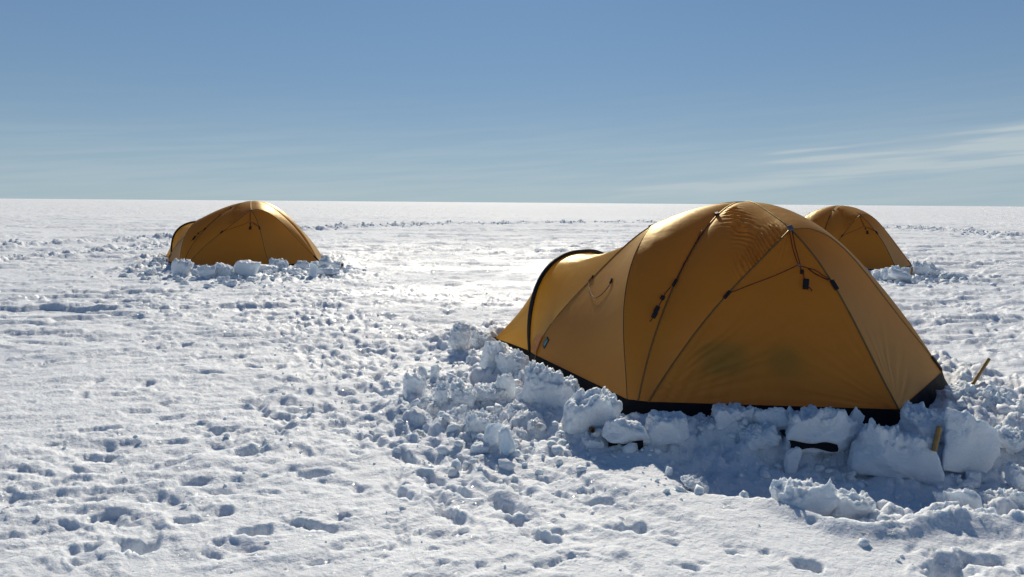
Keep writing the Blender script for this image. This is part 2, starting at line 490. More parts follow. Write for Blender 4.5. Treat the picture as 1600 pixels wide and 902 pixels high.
# ---------------------------------------------------------------- ground
TENT_POS = [(2.140, 6.850, 0.0, 1.0), (-6.25, 17.71, 0.209, 0.995), (8.045, 18.24, 0.02, 0.981)]
NODES = {'Q1E': [-1.147, -1.652, 0.12], 'Q1D': [-1.216, -1.62, 0.12], 'T': [0.0, 0.0, 1.57], 'Q1': [-1.29, -1.587, 0.12], 'Q2': [0.591, -1.802, 0.12], 'Q3': [1.585, -0.608, 0.12], 'P1': [-1.907, -0.045, 0.12], 'NF': [0.1, -0.9, 1.355], 'NL': [-0.896, -0.3, 1.36], 'V4': [1.55, 1.1, 0.12], 'V5': [-0.36, 1.95, 0.12], 'NB': [0.74, 0.53, 1.22], 'Vc': [-2.336, 1.228, 0.03], 'Vf': [-1.635, 2.131, 0.03]}
CURVES = {
  'EL': [(0.1,-0.9,1.355),(-0.011,-0.967,1.261),(-0.123,-1.034,1.17),(-0.235,-1.102,1.079),(-0.347,-1.169,0.986),(-0.457,-1.236,0.892),(-0.565,-1.301,0.794),(-0.67,-1.364,0.692),(-0.772,-1.426,0.585),(-0.871,-1.486,0.474),(-0.967,-1.543,0.359),(-1.059,-1.599,0.241),(-1.147,-1.652,0.12)],
  'ER': [(0.1,-0.9,1.355),(0.267,-0.867,1.356),(0.417,-0.838,1.306),(0.553,-0.811,1.218),(0.679,-0.786,1.108),(0.799,-0.762,0.986),(0.915,-0.74,0.859),(1.028,-0.717,0.733),(1.14,-0.695,0.611),(1.251,-0.673,0.492),(1.363,-0.652,0.375),(1.475,-0.63,0.253),(1.585,-0.608,0.12)],
  'FL': [(0.1,-0.9,1.355),(0.151,-0.994,1.274),(0.2,-1.083,1.185),(0.246,-1.168,1.091),(0.289,-1.247,0.991),(0.33,-1.322,0.888),(0.369,-1.394,0.781),(0.407,-1.463,0.672),(0.443,-1.53,0.561),(0.48,-1.597,0.449),(0.516,-1.663,0.338),(0.553,-1.731,0.228),(0.591,-1.802,0.12)],
  'FU': [(0.1,-0.9,1.355),(0.092,-0.829,1.386),(0.084,-0.756,1.412),(0.075,-0.682,1.435),(0.067,-0.607,1.457),(0.059,-0.533,1.478),(0.051,-0.458,1.499),(0.042,-0.384,1.52),(0.034,-0.309,1.54),(0.026,-0.234,1.557),(0.017,-0.158,1.569),(0.009,-0.08,1.575),(-0,-0,1.57)],
  'D': [(0,0,1.57),(-0.134,-0.179,1.559),(-0.263,-0.35,1.519),(-0.387,-0.515,1.453),(-0.506,-0.674,1.366),(-0.621,-0.827,1.259),(-0.73,-0.973,1.136),(-0.834,-1.11,0.997),(-0.93,-1.239,0.845),(-1.018,-1.357,0.681),(-1.097,-1.461,0.505),(-1.163,-1.55,0.318),(-1.216,-1.62,0.12)],
  'BU': [(-0.896,-0.3,1.36),(-0.825,-0.276,1.392),(-0.753,-0.252,1.42),(-0.68,-0.228,1.446),(-0.606,-0.203,1.468),(-0.532,-0.178,1.489),(-0.457,-0.153,1.508),(-0.382,-0.128,1.525),(-0.306,-0.103,1.54),(-0.23,-0.077,1.553),(-0.154,-0.052,1.563),(-0.077,-0.026,1.569),(0,0,1.57)],
  'BL': [(-0.896,-0.3,1.36),(-1.007,-0.272,1.28),(-1.107,-0.247,1.191),(-1.2,-0.223,1.096),(-1.291,-0.2,0.998),(-1.381,-0.178,0.898),(-1.471,-0.155,0.796),(-1.561,-0.132,0.694),(-1.649,-0.11,0.589),(-1.732,-0.089,0.482),(-1.807,-0.07,0.371),(-1.867,-0.055,0.251),(-1.907,-0.045,0.12)],
  'C': [(-0.896,-0.3,1.36),(-0.948,-0.455,1.344),(-1.01,-0.598,1.3),(-1.074,-0.729,1.233),(-1.136,-0.851,1.147),(-1.19,-0.966,1.047),(-1.233,-1.075,0.935),(-1.265,-1.177,0.814),(-1.285,-1.274,0.685),(-1.294,-1.364,0.551),(-1.295,-1.447,0.411),(-1.292,-1.522,0.268),(-1.29,-1.587,0.12)],
  'C2': [(-0.896,-0.3,1.36),(-0.851,-0.112,1.311),(-0.807,0.075,1.239),(-0.762,0.263,1.156),(-0.717,0.45,1.063),(-0.673,0.637,0.963),(-0.628,0.825,0.857),(-0.583,1.012,0.745),(-0.539,1.2,0.628),(-0.494,1.387,0.507),(-0.449,1.575,0.382),(-0.405,1.762,0.253),(-0.36,1.95,0.12)],
  'GB': [(0.74,0.53,1.22),(0.807,0.578,1.177),(0.875,0.625,1.113),(0.942,0.673,1.039),(1.01,0.72,0.956),(1.078,0.768,0.868),(1.145,0.815,0.773),(1.212,0.862,0.674),(1.28,0.91,0.571),(1.348,0.957,0.463),(1.415,1.005,0.352),(1.483,1.052,0.238),(1.55,1.1,0.12)],
  'HQ': [(0.74,0.53,1.22),(0.81,0.435,1.177),(0.881,0.34,1.113),(0.951,0.246,1.039),(1.022,0.151,0.956),(1.092,0.056,0.868),(1.163,-0.039,0.773),(1.233,-0.134,0.674),(1.303,-0.229,0.571),(1.374,-0.323,0.463),(1.444,-0.418,0.352),(1.515,-0.513,0.238),(1.585,-0.608,0.12)],
  'HV': [(0.74,0.53,1.22),(0.648,0.648,1.177),(0.557,0.767,1.113),(0.465,0.885,1.039),(0.373,1.003,0.956),(0.282,1.122,0.868),(0.19,1.24,0.773),(0.098,1.358,0.674),(0.007,1.477,0.571),(-0.085,1.595,0.463),(-0.177,1.713,0.352),(-0.268,1.832,0.238),(-0.36,1.95,0.12)],
  'GU': [(0.74,0.53,1.22),(0.678,0.486,1.266),(0.617,0.442,1.311),(0.555,0.397,1.354),(0.493,0.353,1.395),(0.432,0.309,1.433),(0.37,0.265,1.468),(0.308,0.221,1.498),(0.247,0.177,1.523),(0.185,0.133,1.544),(0.123,0.088,1.558),(0.062,0.044,1.567),(0,0,1.57)],
  'TQ3': [(0,0,1.57),(0.132,-0.051,1.554),(0.264,-0.101,1.513),(0.396,-0.152,1.451),(0.528,-0.203,1.37),(0.66,-0.253,1.27),(0.793,-0.304,1.154),(0.925,-0.355,1.021),(1.057,-0.405,0.871),(1.189,-0.456,0.706),(1.321,-0.507,0.526),(1.453,-0.557,0.33),(1.585,-0.608,0.12)],
  'TV5': [(0,0,1.57),(-0.03,0.162,1.554),(-0.06,0.325,1.513),(-0.09,0.487,1.451),(-0.12,0.65,1.37),(-0.15,0.812,1.27),(-0.18,0.975,1.154),(-0.21,1.137,1.021),(-0.24,1.3,0.871),(-0.27,1.463,0.706),(-0.3,1.625,0.526),(-0.33,1.787,0.33),(-0.36,1.95,0.12)],
  'HOOP': [(-1.947,0.49,0.04),(-1.958,0.476,0.17),(-1.961,0.473,0.306),(-1.952,0.485,0.441),(-1.929,0.513,0.569),(-1.894,0.559,0.686),(-1.844,0.623,0.787),(-1.782,0.704,0.869),(-1.709,0.797,0.933),(-1.629,0.901,0.978),(-1.545,1.009,1.005),(-1.462,1.116,1.016),(-1.386,1.215,1.016),(-1.309,1.313,1.016),(-1.226,1.42,1.005),(-1.142,1.529,0.978),(-1.062,1.632,0.933),(-0.989,1.726,0.869),(-0.927,1.806,0.787),(-0.878,1.87,0.686),(-0.842,1.916,0.569),(-0.82,1.945,0.441),(-0.811,1.956,0.306),(-0.813,1.953,0.17),(-0.824,1.939,0.04)],
}
DET = {
  'ring': [0.09, -1.126, 1.065],
  'drop_a': [[0.082, -0.936, 1.336], [0.077, -1.038, 1.189], [0.087, -1.119, 1.074]],
  'drop_b': [[0.102, -0.938, 1.336], [0.098, -1.033, 1.199], [0.102, -1.12, 1.074]],
  'leg_l': [[0.08, -1.125, 1.065], [-0.077, -1.156, 1.001], [-0.284, -1.192, 0.923], [-0.479, -1.225, 0.851]],
  'leg_r': [[0.104, -1.13, 1.06], [0.158, -1.147, 1.042], [0.215, -1.168, 1.02], [0.267, -1.204, 0.974], [0.329, -1.238, 0.933]],
  'leg_r2': [[0.157, -1.151, 1.037], [0.196, -1.18, 1.001], [0.252, -1.206, 0.969], [0.281, -1.221, 0.951]],
  'tail': [[0.098, -1.133, 1.055], [0.104, -1.16, 1.018], [0.112, -1.199, 0.962]],
  'buckle': [0.11, -1.233, 0.931],
  'knot': [0.102, -1.165, 1.018],
  'tail2': [[0.129, -1.239, 0.907], [0.144, -1.252, 0.889], [0.145, -1.262, 0.876]],
  'clipL': [-0.5, -1.23, 0.842],
  'clipR': [0.341, -1.245, 0.925],
  'dcord_a': [[-0.584, -0.716, 1.296], [-0.727, -0.921, 1.108], [-0.879, -1.124, 0.921], [-0.905, -1.159, 0.89]],
  'dcord_b': [[-0.568, -0.716, 1.296], [-0.696, -0.921, 1.108], [-0.847, -1.115, 0.93], [-0.893, -1.149, 0.899]],
  'dtail': [[-0.918, -1.172, 0.891], [-0.966, -1.22, 0.847], [-0.992, -1.258, 0.812], [-1.025, -1.305, 0.769], [-1.063, -1.361, 0.718], [-1.103, -1.402, 0.68]],
  'dknots': [[-0.991, -1.249, 0.82], [-1.042, -1.324, 0.752], [-1.063, -1.361, 0.718]],
  'dclip': [-0.885, -1.134, 0.912],
  'lcord': [[-1.385, -0.026, 0.896], [-1.396, -0.202, 0.785], [-1.371, -0.407, 0.706], [-1.336, -0.536, 0.685], [-1.281, -0.619, 0.713], [-1.229, -0.661, 0.763], [-1.189, -0.676, 0.809]],
  'lclip': [-1.179, -0.645, 0.822],
  'patch': [-1.777, -0.133, 0.248],
}

ND0 = {k: np.array(v) for k, v in NODES.items()}
CV0 = {k: np.array(v) for k, v in CURVES.items()}
DET0 = DET
HEX = np.array([ND0[k][:2] for k in ('Q1', 'Q2', 'Q3', 'V4', 'V5', 'P1')])
VESTF = np.array([ND0[k][:2] for k in ('P1', 'V5', 'Vf', 'Vc')])


def poly_sd(x, y, P):
    d = np.full(x.shape, 1e9); inside = np.zeros(x.shape, bool)
    n = len(P)
    for i in range(n):
        a = P[i]; b = P[(i + 1) % n]
        e = b - a
        t = np.clip(((x - a[0]) * e[0] + (y - a[1]) * e[1]) / (e @ e), 0, 1)
        d = np.minimum(d, np.hypot(x - a[0] - t * e[0], y - a[1] - t * e[1]))
        c = ((a[1] > y) != (b[1] > y)) & (x < (b[0] - a[0]) * (y - a[1]) / (b[1] - a[1] + 1e-12) + a[0])
        inside ^= c
    return np.where(inside, -d, d)


def tent_sd(x, y):
    out = np.full(x.shape, 1e9)
    for (tx, ty, a, s) in TENT_POS:
        m = np.hypot(x - tx, y - ty) < 7
        if not m.any():
            continue
        c, si = math.cos(-a), math.sin(-a)
        lx = (c * (x[m] - tx) - si * (y[m] - ty)) / s; ly = (si * (x[m] - tx) + c * (y[m] - ty)) / s
        out[m] = np.minimum(poly_sd(lx, ly, HEX), poly_sd(lx, ly, VESTF)) * s
    return out


def line_d(x, y, P):
    d = np.full(x.shape, 1e9); s_ = np.zeros(x.shape); acc = 0
    side = np.zeros(x.shape)
    for a, b in zip(P[:-1], P[1:]):
        a = np.array(a, float); b = np.array(b, float); e = b - a; L = np.hypot(*e)
        t = np.clip(((x - a[0]) * e[0] + (y - a[1]) * e[1]) / (L * L), 0, 1)
        dd = np.hypot(x - a[0] - t * e[0], y - a[1] - t * e[1])
        m = dd < d
        d = np.where(m, dd, d); s_ = np.where(m, acc + t * L, s_)
        side = np.where(m, np.sign(e[0] * (y - a[1]) - e[1] * (x - a[0])), side)
        acc += L
    return d, s_, side


rng = np.random.default_rng(7)
AZ_F = np.radians(np.linspace(-47, 47, 961))
AZ_C = np.radians(np.linspace(47, 313, 72))[1:-1]
AZ = np.r_[AZ_F, AZ_C]
R_ = np.r_[np.array([0.25, 0.8, 1.4, 1.9]), np.geomspace(2.3, 75, 690), np.geomspace(75, 16000, 170)[1:]]
RR, AA = np.meshgrid(R_, AZ, indexing='ij')
GX = RR * np.sin(AA); GY = RR * np.cos(AA)
GZ = np.zeros_like(GX)
NF_ = len(AZ_F)


def ground_height(x, y):
    r = np.hypot(x, y)
    near = 1 - sstep(r, 45, 75)
    wx = x + 0.25 * noise2(x * 0.9, y * 0.9, 90); wy = y + 0.25 * noise2(x * 0.9, y * 0.9, 91)
    # wind direction: streaks run along u
    u = wx * 0.96 + wy * 0.28; v = -wx * 0.28 + wy * 0.96
    h = 0.030 * noise2(x / 7, y / 7, 1) + 0.016 * noise2(x / 2.3, y / 2.3, 2)
    h = h * (1 - 0.6 * sstep(r, 40, 120))
    tramp = np.exp(-((x + 0.9 + 0.12 * (y - 6)) / 1.9) ** 2) * sstep(y, 2.8, 4.6) * (1 - sstep(y, 13, 19))
    tramp = np.clip(tramp + 0.25 * noise2(x / 1.1, y / 1.1, 3), 0, 1)
    # crust scallops: thin wind plates with sharp broken lips
    f1 = fbm2a(u / 0.46, v / 0.20, 11, 5, 0.58)
    patch = np.clip(0.55 + 0.9 * noise2(x / 2.7, y / 2.0, 12), 0.15, 1.2)
    pl = sstep(f1, 0.02, 0.10) * 0.6 + sstep(f1, 0.26, 0.32) * 0.5 + sstep(f1, -0.30, -0.24) * 0.5
    h = h + (0.011 * pl + 0.010 * f1) * patch * (0.35 + 0.65 * near)
    f1b = fbm2a(u / 0.17, v / 0.075, 15, 3, 0.55)
    p2 = np.clip(0.35 + 1.3 * noise2(x / 1.3, y / 1.0, 16), 0, 1)
    h = h + near * p2 * (0.007 * sstep(f1b, 0.10, 0.20) + 0.005 * sstep(f1b, 0.38, 0.46))
    # loose crumbs
    f2 = fbm2(x / 0.11, y / 0.085, 21, 3, 0.6)
    h = h + near * 0.007 * np.clip(f2, -0.15, 1) * (0.2 + 1.1 * tramp)
    f3 = fbm2(x / 0.30, y / 0.24, 31, 4, 0.55)
    h = h + near * tramp * (0.020 * f3 + 0.010 * np.abs(f3))
    # far sastrugi
    far = sstep(r, 10, 30)
    f4b = fbm2a(u / 1.1, v / 0.42, 45, 4, 0.6)
    p4 = np.clip(0.5 + 0.9 * noise2(x / 9, y / 5, 46), 0.1, 1)
    h = h + sstep(r, 5.5, 12) * (1 - 0.5 * sstep(r, 50, 90)) * p4 * (0.030 * f4b + 0.045 * sstep(f4b, 0.08, 0.2))
    f4c = fbm2a(u / 0.5, v / 0.22, 48, 3, 0.6)
    h = h + sstep(r, 6.5, 12) * (1 - sstep(r, 28, 45)) * (0.012 * f4c + 0.022 * sstep(f4c, 0.12, 0.22))
    f4 = fbm2a(u / 3.2, v / 1.1, 41, 5, 0.6)
    h = h + far * (1 - 0.55 * sstep(r, 150, 900)) * (0.035 * f4 + 0.05 * sstep(f4, 0.10, 0.22))
    f5 = fbm2a(u / 26, v / 9, 51, 5, 0.6)
    h = h + sstep(r, 60, 200) * 0.16 * f5
    # snowmobile tracks round the camp
    for P, wdt, amp in (([(-24, 18), (-15.9, 22.8), (-13, 30)], 0.75, 0.16), ([(-22, 13.5), (-12.7, 18.2), (-11.6, 24.4), (-11.8, 31)], 0.6, 0.13),
                        ([(-13, 34), (-11.8, 40), (-8.5, 46), (-4.5, 51), (3, 57), (10.6, 60), (20, 58), (27, 51), (26.5, 42), (23.7, 34), (26, 27)], 1.5, 0.22)):
        m = (r > 10) & (r < 74)
        if not m.any():
            continue
        xm, ym = x[m], y[m]
        d, s, sd = line_d(xm + 0.5 * noise2(xm / 3, ym / 3, 60), ym + 0.5 * noise2(xm / 3, ym / 3, 61), P)
        cl = fbm2(xm / (0.40 if wdt < 1 else 0.55), ym / (0.45 if wdt < 1 else 0.75), 62, 4, 0.65)
        band = 1 - sstep(d, wdt * 0.55, wdt * 1.25)
        h[m] += band * amp * (0.12 + np.clip(cl * 1.6, -0.5, 0.9))
        groove = np.exp(-((d - wdt * 1.35) / 0.22) ** 2) * (sd < 0)
        h[m] -= groove * 0.05
    # around the tents
    sd = tent_sd(x, y)
    ring = sstep(sd, 0.02, 0.18) * (1 - sstep(sd, 0.45, 0.95))
    h = h * (1 - 0.0 * ring)
    f6 = fbm2(x / 0.26, y / 0.24, 71, 4, 0.6)
    zone = ring * (0.75 + 0.25 * np.clip(1 - sstep(r, 8, 10), 0, 1))
    h = h + ring * (0.045 + 0.05 * np.clip(f6, -0.4, 1))
    h = np.where(sd < 0.15, h * sstep(sd, 0.0, 0.15) - 0.03 * (1 - sstep(sd, 0.0, 0.15)), h)
    # rubble field left of the near tent
    rub = np.exp(-(((x + 0.15) / 0.72) ** 2 + ((y - 5.5) / 0.95) ** 2) ** 2)
    f7 = fbm2(x / 0.20, y / 0.20, 81, 4, 0.62)
    h = h + rub * np.where(sd > 0.1, 1, 0) * (0.07 * np.clip(f7 + 0.15, -0.5, 1))
    zone = np.maximum(zone, rub * (sd > 0.1))
    hollow = np.exp(-(((x + 0.40) / 0.20) ** 2 + ((y - 5.18) / 0.17) ** 2) ** 2)
    h = h - 0.10 * hollow
    rub2 = np.exp(-(((x - 3.9) / 1.0) ** 2 + ((y - 5.2) / 1.3) ** 2) ** 2)
    h = h + rub2 * np.where(sd > 0.1, 1, 0) * (0.11 * np.clip(f7 + 0.1, -0.4, 1))
    zone = np.maximum(zone, rub2 * (sd > 0.1))
    for cx, cy, rx, ry in ((8.9, 15.4, 1.2, 1.0), (-7.2, 15.9, 1.3, 1.3), (-4.6, 15.2, 1.6, 1.1)):
        q = np.exp(-(((x - cx) / rx) ** 2 + ((y - cy) / ry) ** 2) ** 2)
        h = h + q * 0.09 * np.clip(f7 + 0.05, -0.3, 1) * (sd > 0.1)
        zone = np.maximum(zone, 0.9 * q * (sd > 0.1))
    # dug trough in front of the near tent
    ed = 0.10 * fbm2(x / 0.35, y / 0.35, 85, 4, 0.6)
    bank = 3.43 + 0.42 * (1 - sstep(x, 1.15, 1.7)) + 0.05 * np.sin(x * 3.0)
    tro = sstep(y + ed, bank, bank + 0.13) * (1 - sstep(y + ed, 4.55, 4.95)) * sstep(x + ed, 0.85, 1.35) * (1 - sstep(x + 2 * ed, 3.1, 3.9))
    h = h - tro * (0.17 - 0.05 * f6)
    zone = np.maximum(zone * (1 - 0.8 * tro), 0.22 * tro * sstep(y + ed, 3.7, 4.3))
    bk = np.exp(-((y - bank - 0.22) / 0.20) ** 2) * sstep(x, 1.25, 1.55) * (1 - sstep(x, 2.9, 3.6)) * np.clip(0.55 + 0.9 * noise2(x / 0.4, y / 0.9, 87), 0, 1)
    h = h + bk * (0.13 + 0.05 * f7)
    zone = np.maximum(zone, 0.8 * bk)
    m = zone > 0.03
    if m.any():
        xm, ym = x[m], y[m]
        cz = 0.060 * clods(xm, ym, 0.21, 301) + 0.036 * clods(xm, ym, 0.105, 311) + 0.022 * clods(xm, ym, 0.055, 321) + 0.012 * fbm2(xm / 0.05, ym / 0.05, 331, 3, 0.6)
        h[m] += np.clip(zone[m] * 1.5, 0, 1) * cz
    lip = np.exp(-((y + ed - bank + 0.03) / 0.07) ** 2) * sstep(x, 1.1, 1.5) * (1 - sstep(x, 3.2, 3.8))
    h = h + lip * 0.020
    # belt tracks running to the lower right
    for P, wd in (([(-2.3, 8.2), (-1.32, 5.73), (-0.34, 3.95), (0.30, 3.21), (0.7, 2.6)], 0.14), ([(-1.75, 8.4), (-0.98, 6.16), (0.01, 4.36), (0.60, 3.60), (1.3, 2.8)], 0.15)):
        m = (r < 9)
        if not m.any():
            continue
        xm, ym = x[m], y[m]
        d, s, sdn = line_d(xm + 0.04 * noise2(xm / .3, ym / .3, 63), ym + 0.04 * noise2(xm / .3, ym / .3, 64), P)
        vis = np.clip(0.65 + 0.7 * noise2(s / 0.8, s * 0 + wd * 40, 65), 0.1, 1) * sstep(ym, 2.9, 3.7)
        b = (1 - sstep(d, wd * 0.8, wd * 1.15)) * vis
        f_t = fbm2(xm / 0.07, ym / 0.07, 68, 3, 0.6)
        cle = 0.5 + 0.5 * np.sin(s * 2 * math.pi / 0.055 + 3.0 * noise2(xm / 0.2, ym / 0.2, 66))
        h[m] -= b * (0.020 - 0.009 * cle ** 2 - 0.010 * f_t)
        h[m] += np.exp(-((d - wd * 1.45) / 0.055) ** 2) * vis * (0.008 + 0.028 * np.clip(fbm2(xm / 0.09, ym / 0.09, 67, 3, .6), -.3, 1))
    # the plateau at the very front is a smooth crust
    return h


CH = 100
for i0 in range(0, len(R_), CH):
    GZ[i0:i0 + CH] = ground_height(GX[i0:i0 + CH], GY[i0:i0 + CH])


def stamp(px, py, ang, ln, wd, depth, rim=0.25, seed=0, crisp=0.3):
    """press a boot-sized hole with a broken rim into the snow"""
    r0 = math.hypot(px, py); a0 = math.atan2(px, py); R = max(ln, wd) * 1.3
    i0, i1 = np.searchsorted(R_, [r0 - R, r0 + R]); j0, j1 = np.searchsorted(AZ_F, [a0 - R / r0, a0 + R / r0])
    if i1 <= i0 or j1 <= j0:
        return
    x = GX[i0:i1, j0:j1] - px; y = GY[i0:i1, j0:j1] - py
    c, s = math.cos(ang), math.sin(ang)
    u = (c * x + s * y); v = (-s * x + c * y)
    wob = 1 + 0.22 * noise2((x + px) / 0.06, (y + py) / 0.06, seed) + 0.12 * noise2((x + px) / 0.025, (y + py) / 0.025, seed + 1)
    waist = 1 - 0.22 * np.exp(-((u + 0.05 * ln) / (0.18 * ln)) ** 2)
    q = (np.abs(u / (ln / 2)) ** 2.6 + np.abs(v / (wd / 2 * waist)) ** 2.6) ** (1 / 2.6) * wob
    pit = 1 - sstep(q, 1 - crisp, 1.06)
    flo = 1 + 0.35 * noise2((x + px) / 0.05, (y + py) / 0.05, seed + 2)
    rm = np.exp(-((q - 1.22) / 0.20) ** 2) * np.clip(0.3 + 1.1 * noise2((x + px) / 0.07, (y + py) / 0.07, seed + 3), 0, 1.2)
    GZ[i0:i1, j0:j1] += -depth * pit * flo + rim * depth * rm


# clear boot holes of the foreground
for k, (px, py, an, ln, wd, dp) in enumerate((
        (-1.68, 3.16, 0.15, 0.20, 0.15, 0.10), (-1.23, 3.32, 0.1, 0.19, 0.13, 0.09), (-2.16, 3.66, 0.1, 0.15, 0.10, 0.07), (-1.13, 4.10, 0.4, 0.22, 0.15, 0.08),
        (-1.65, 4.45, 0.5, 0.20, 0.14, 0.07), (-0.98, 3.40, -0.25, 0.36, 0.08, 0.045), (1.30, 3.05, -0.3, 0.17, 0.10, 0.045), (1.90, 3.02, 0.9, 0.34, 0.20, 0.09), (2.12, 3.10, -0.3, 0.24, 0.14, 0.05),
        (-2.0, 3.45, 0.5, 0.2, 0.13, 0.05), (-1.5, 3.5, 0.6, 0.34, 0.12, 0.035), (-0.30, 3.55, -0.9, 0.30, 0.12, 0.05), (-0.05, 3.70, -0.8, 0.30, 0.11, 0.05), (0.12, 3.30, -0.7, 0.26, 0.11, 0.045),
        (0.55, 3.40, 0.2, 0.30, 0.12, 0.035), (0.48, 3.75, 0.1, 0.24, 0.13, 0.05), (-2.35, 3.2, 0.4, 0.26, 0.10, 0.03), (-1.75, 3.9, 0.7, 0.3, 0.12, 0.035), (-2.5, 4.3, 0.2, 0.24, 0.12, 0.05),
        (-0.62, 3.85, -0.9, 0.28, 0.12, 0.04), (-1.9, 3.12, 0.8, 0.2, 0.1, 0.02), (-0.88, 4.72, -0.85, 0.24, 0.10, 0.05), (-0.66, 4.42, -0.85, 0.26, 0.10, 0.05), (-0.45, 4.08, -0.95, 0.30, 0.11, 0.055), (-0.28, 3.86, -0.8, 0.26, 0.10, 0.05), (-0.50, 4.60, -0.8, 0.22, 0.10, 0.04), (-0.30, 4.33, -0.85, 0.26, 0.11, 0.04), (-0.08, 4.05, -0.8, 0.26, 0.11, 0.04))):
    stamp(px, py, an, ln * 0.92, wd, dp * 0.75, 0.22, 900 + k * 5, 0.42)
# trampled ground between the tents
def trail(P, seed, n_rep, spread):
    rg_ = np.random.default_rng(seed)
    for rep in range(n_rep):
        Q = [(a + rg_.normal(0, spread * (0.4 + 0.06 * b)), b + rg_.normal(0, spread * 0.7)) for a, b in P]
        Q = smooth_line([(a, b, 0) for a, b in Q], 60)
        L = np.r_[0, np.cumsum(np.linalg.norm(np.diff(Q, axis=0), axis=1))]
        s = rg_.uniform(0, 0.4); side = 1
        while s < L[-1]:
            x = np.interp(s, L, Q[:, 0]); y = np.interp(s, L, Q[:, 1])
            x2 = np.interp(min(s + 0.1, L[-1]), L, Q[:, 0]); y2 = np.interp(min(s + 0.1, L[-1]), L, Q[:, 1])
            an = math.atan2(y2 - y, x2 - x + 1e-6)
            px = x - math.sin(an) * 0.10 * side; py = y + math.cos(an) * 0.10 * side
            if tent_sd(np.array([px]), np.array([py]))[0] > 0.45 and not (px > 0.6 and py < 5.2):
                dp = rg_.uniform(0.006, 0.028) * (1.0 if py > 4.4 else 0.75)
                sd0 = int(rg_.integers(1, 10 ** 6))
                stamp(px, py, an + rg_.normal(0, 0.18), rg_.uniform(0.20, 0.27), rg_.uniform(0.09, 0.12), dp, 0.16, sd0, 0.55)
                # heel bites deeper
                stamp(px - math.cos(an) * 0.085, py - math.sin(an) * 0.085, an, 0.10, 0.09, dp * 0.5, 0.0, sd0 + 7, 0.5)
                trail_pts.append((px, py))
            s += rg_.normal(0.36, 0.05); side = -side


trail_pts = []
trail([(0.5, 3.6), (-0.5, 4.7), (-1.3, 6.4), (-2.2, 9.0), (-3.2, 12.0), (-4.2, 14.6)], 11, 8, 0.55)
trail([(-0.4, 2.8), (-0.9, 4.0), (-1.4, 6.0), (-2.0, 8.5), (-4.6, 13.2)], 12, 5, 0.7)
trail([(-0.5, 5.0), (-0.9, 7.0), (-0.6, 9.5), (0.4, 12.5), (3.5, 16.5)], 13, 4, 0.5)
trail([(-2.6, 2.9), (-1.8, 4.4), (-1.5, 6.4), (-2.2, 10.0)], 14, 3, 0.6)
trail([(-3.2, 4.2), (-1.8, 5.0), (-0.9, 5.6)], 15, 3, 0.6)
trail([(-6.0, 7.0), (-3.6, 7.6), (-1.4, 7.4)], 16, 3, 0.7)
trail([(-7.5, 13.5), (-5.0, 11.5), (-2.4, 9.5), (-0.8, 8.0)], 17, 4, 0.9)
trail([(4.6, 5.0), (5.2, 7.5), (6.2, 11.0), (7.4, 14.2)], 18, 3, 0.5)
k = 0
while k < 420:
    py = 3.3 + 15 * rng.random() ** 1.25
    px = -0.9 - 0.12 * (py - 6) + rng.normal(0, 0.95 + 0.06 * py)
    if rng.random() < 0.3:
        py = 3.2 + 12 * rng.random(); px = rng.uniform(-0.72, 0.72) * py
    if py > 3.0 and px > 0.6 and py < 5.2:
        continue
    if tent_sd(np.array([px]), np.array([py]))[0] < 0.5:
        continue
    sc = 1.0 if py > 4.6 else 0.45
    stamp(px, py, rng.normal(0.6, 0.8), rng.uniform(0.18, 0.30), rng.uniform(0.09, 0.14), rng.uniform(0.010, 0.035) * sc, 0.25, 2000 + k * 5, 0.6)
    k += 1
# small dents scattered on the crust everywhere near
for k in range(850):
    py = 3.0 + 16 * rng.random() ** 1.4; px = rng.uniform(-0.8, 0.8) * py
    if tent_sd(np.array([px]), np.array([py]))[0] < 0.4:
        continue
    stamp(px, py, rng.uniform(-0.5, 0.7), rng.uniform(0.06, 0.16), rng.uniform(0.03, 0.06), rng.uniform(0.006, 0.018), 0.3, 12000 + k * 5, 0.6)

nr, na = GX.shape
idx = np.arange(nr * na).reshape(nr, na)
a = idx[:-1, :]; b = idx[1:, :]
F = np.stack([a, b, np.roll(b, -1, 1), np.roll(a, -1, 1)], -1).reshape(-1, 4)[:, ::-1]
V = np.stack([GX, GY, GZ], -1).reshape(-1, 3)
# close the hole under the viewer
V = np.vstack([V, [[0, 0, 0.0]]])
ground = mesh_obj('snow_ground', V, F, M_SNOW)
ground['kind'] = 'structure'


def gz(x, y):
    r = math.hypot(x, y); a = math.atan2(x, y)
    i = min(max(np.searchsorted(R_, r) - 1, 0), nr - 2); j = min(max(np.searchsorted(AZ_F, a) - 1, 0), NF_ - 2)
    return float(GZ[i:i + 2, j:j + 2].mean())


# ---------------------------------------------------------------- tents
def resamp(P, n):
    return smooth_line(P, n)


def patch(Lc, Rc, nu, nv, top=None, bottom=None):
    """fabric between two seams running from top to bottom; optional shaped top edge"""
    L = resamp(Lc, nv); R = resamp(Rc, nv)
    u = np.linspace(0, 1, nu)[:, None, None]; v = np.linspace(0, 1, nv)[None, :, None]
    P = L[None] * (1 - u) + R[None] * u
    if top is not None:
        Tp = resamp(top, nu)
        P = P + (1 - v) * (Tp - (L[0] * (1 - u[:, 0]) + R[0] * u[:, 0]))[:, None, :]
    return P


def normals(P):
    du = np.gradient(P, axis=0); dv = np.gradient(P, axis=1)
    n = np.cross(du, dv)
    n /= np.linalg.norm(n, axis=2)[..., None] + 1e-9
    c = P - np.array([0, 0, 0.5])
    s = np.sign((n * c).sum(-1).mean())
    return n * s


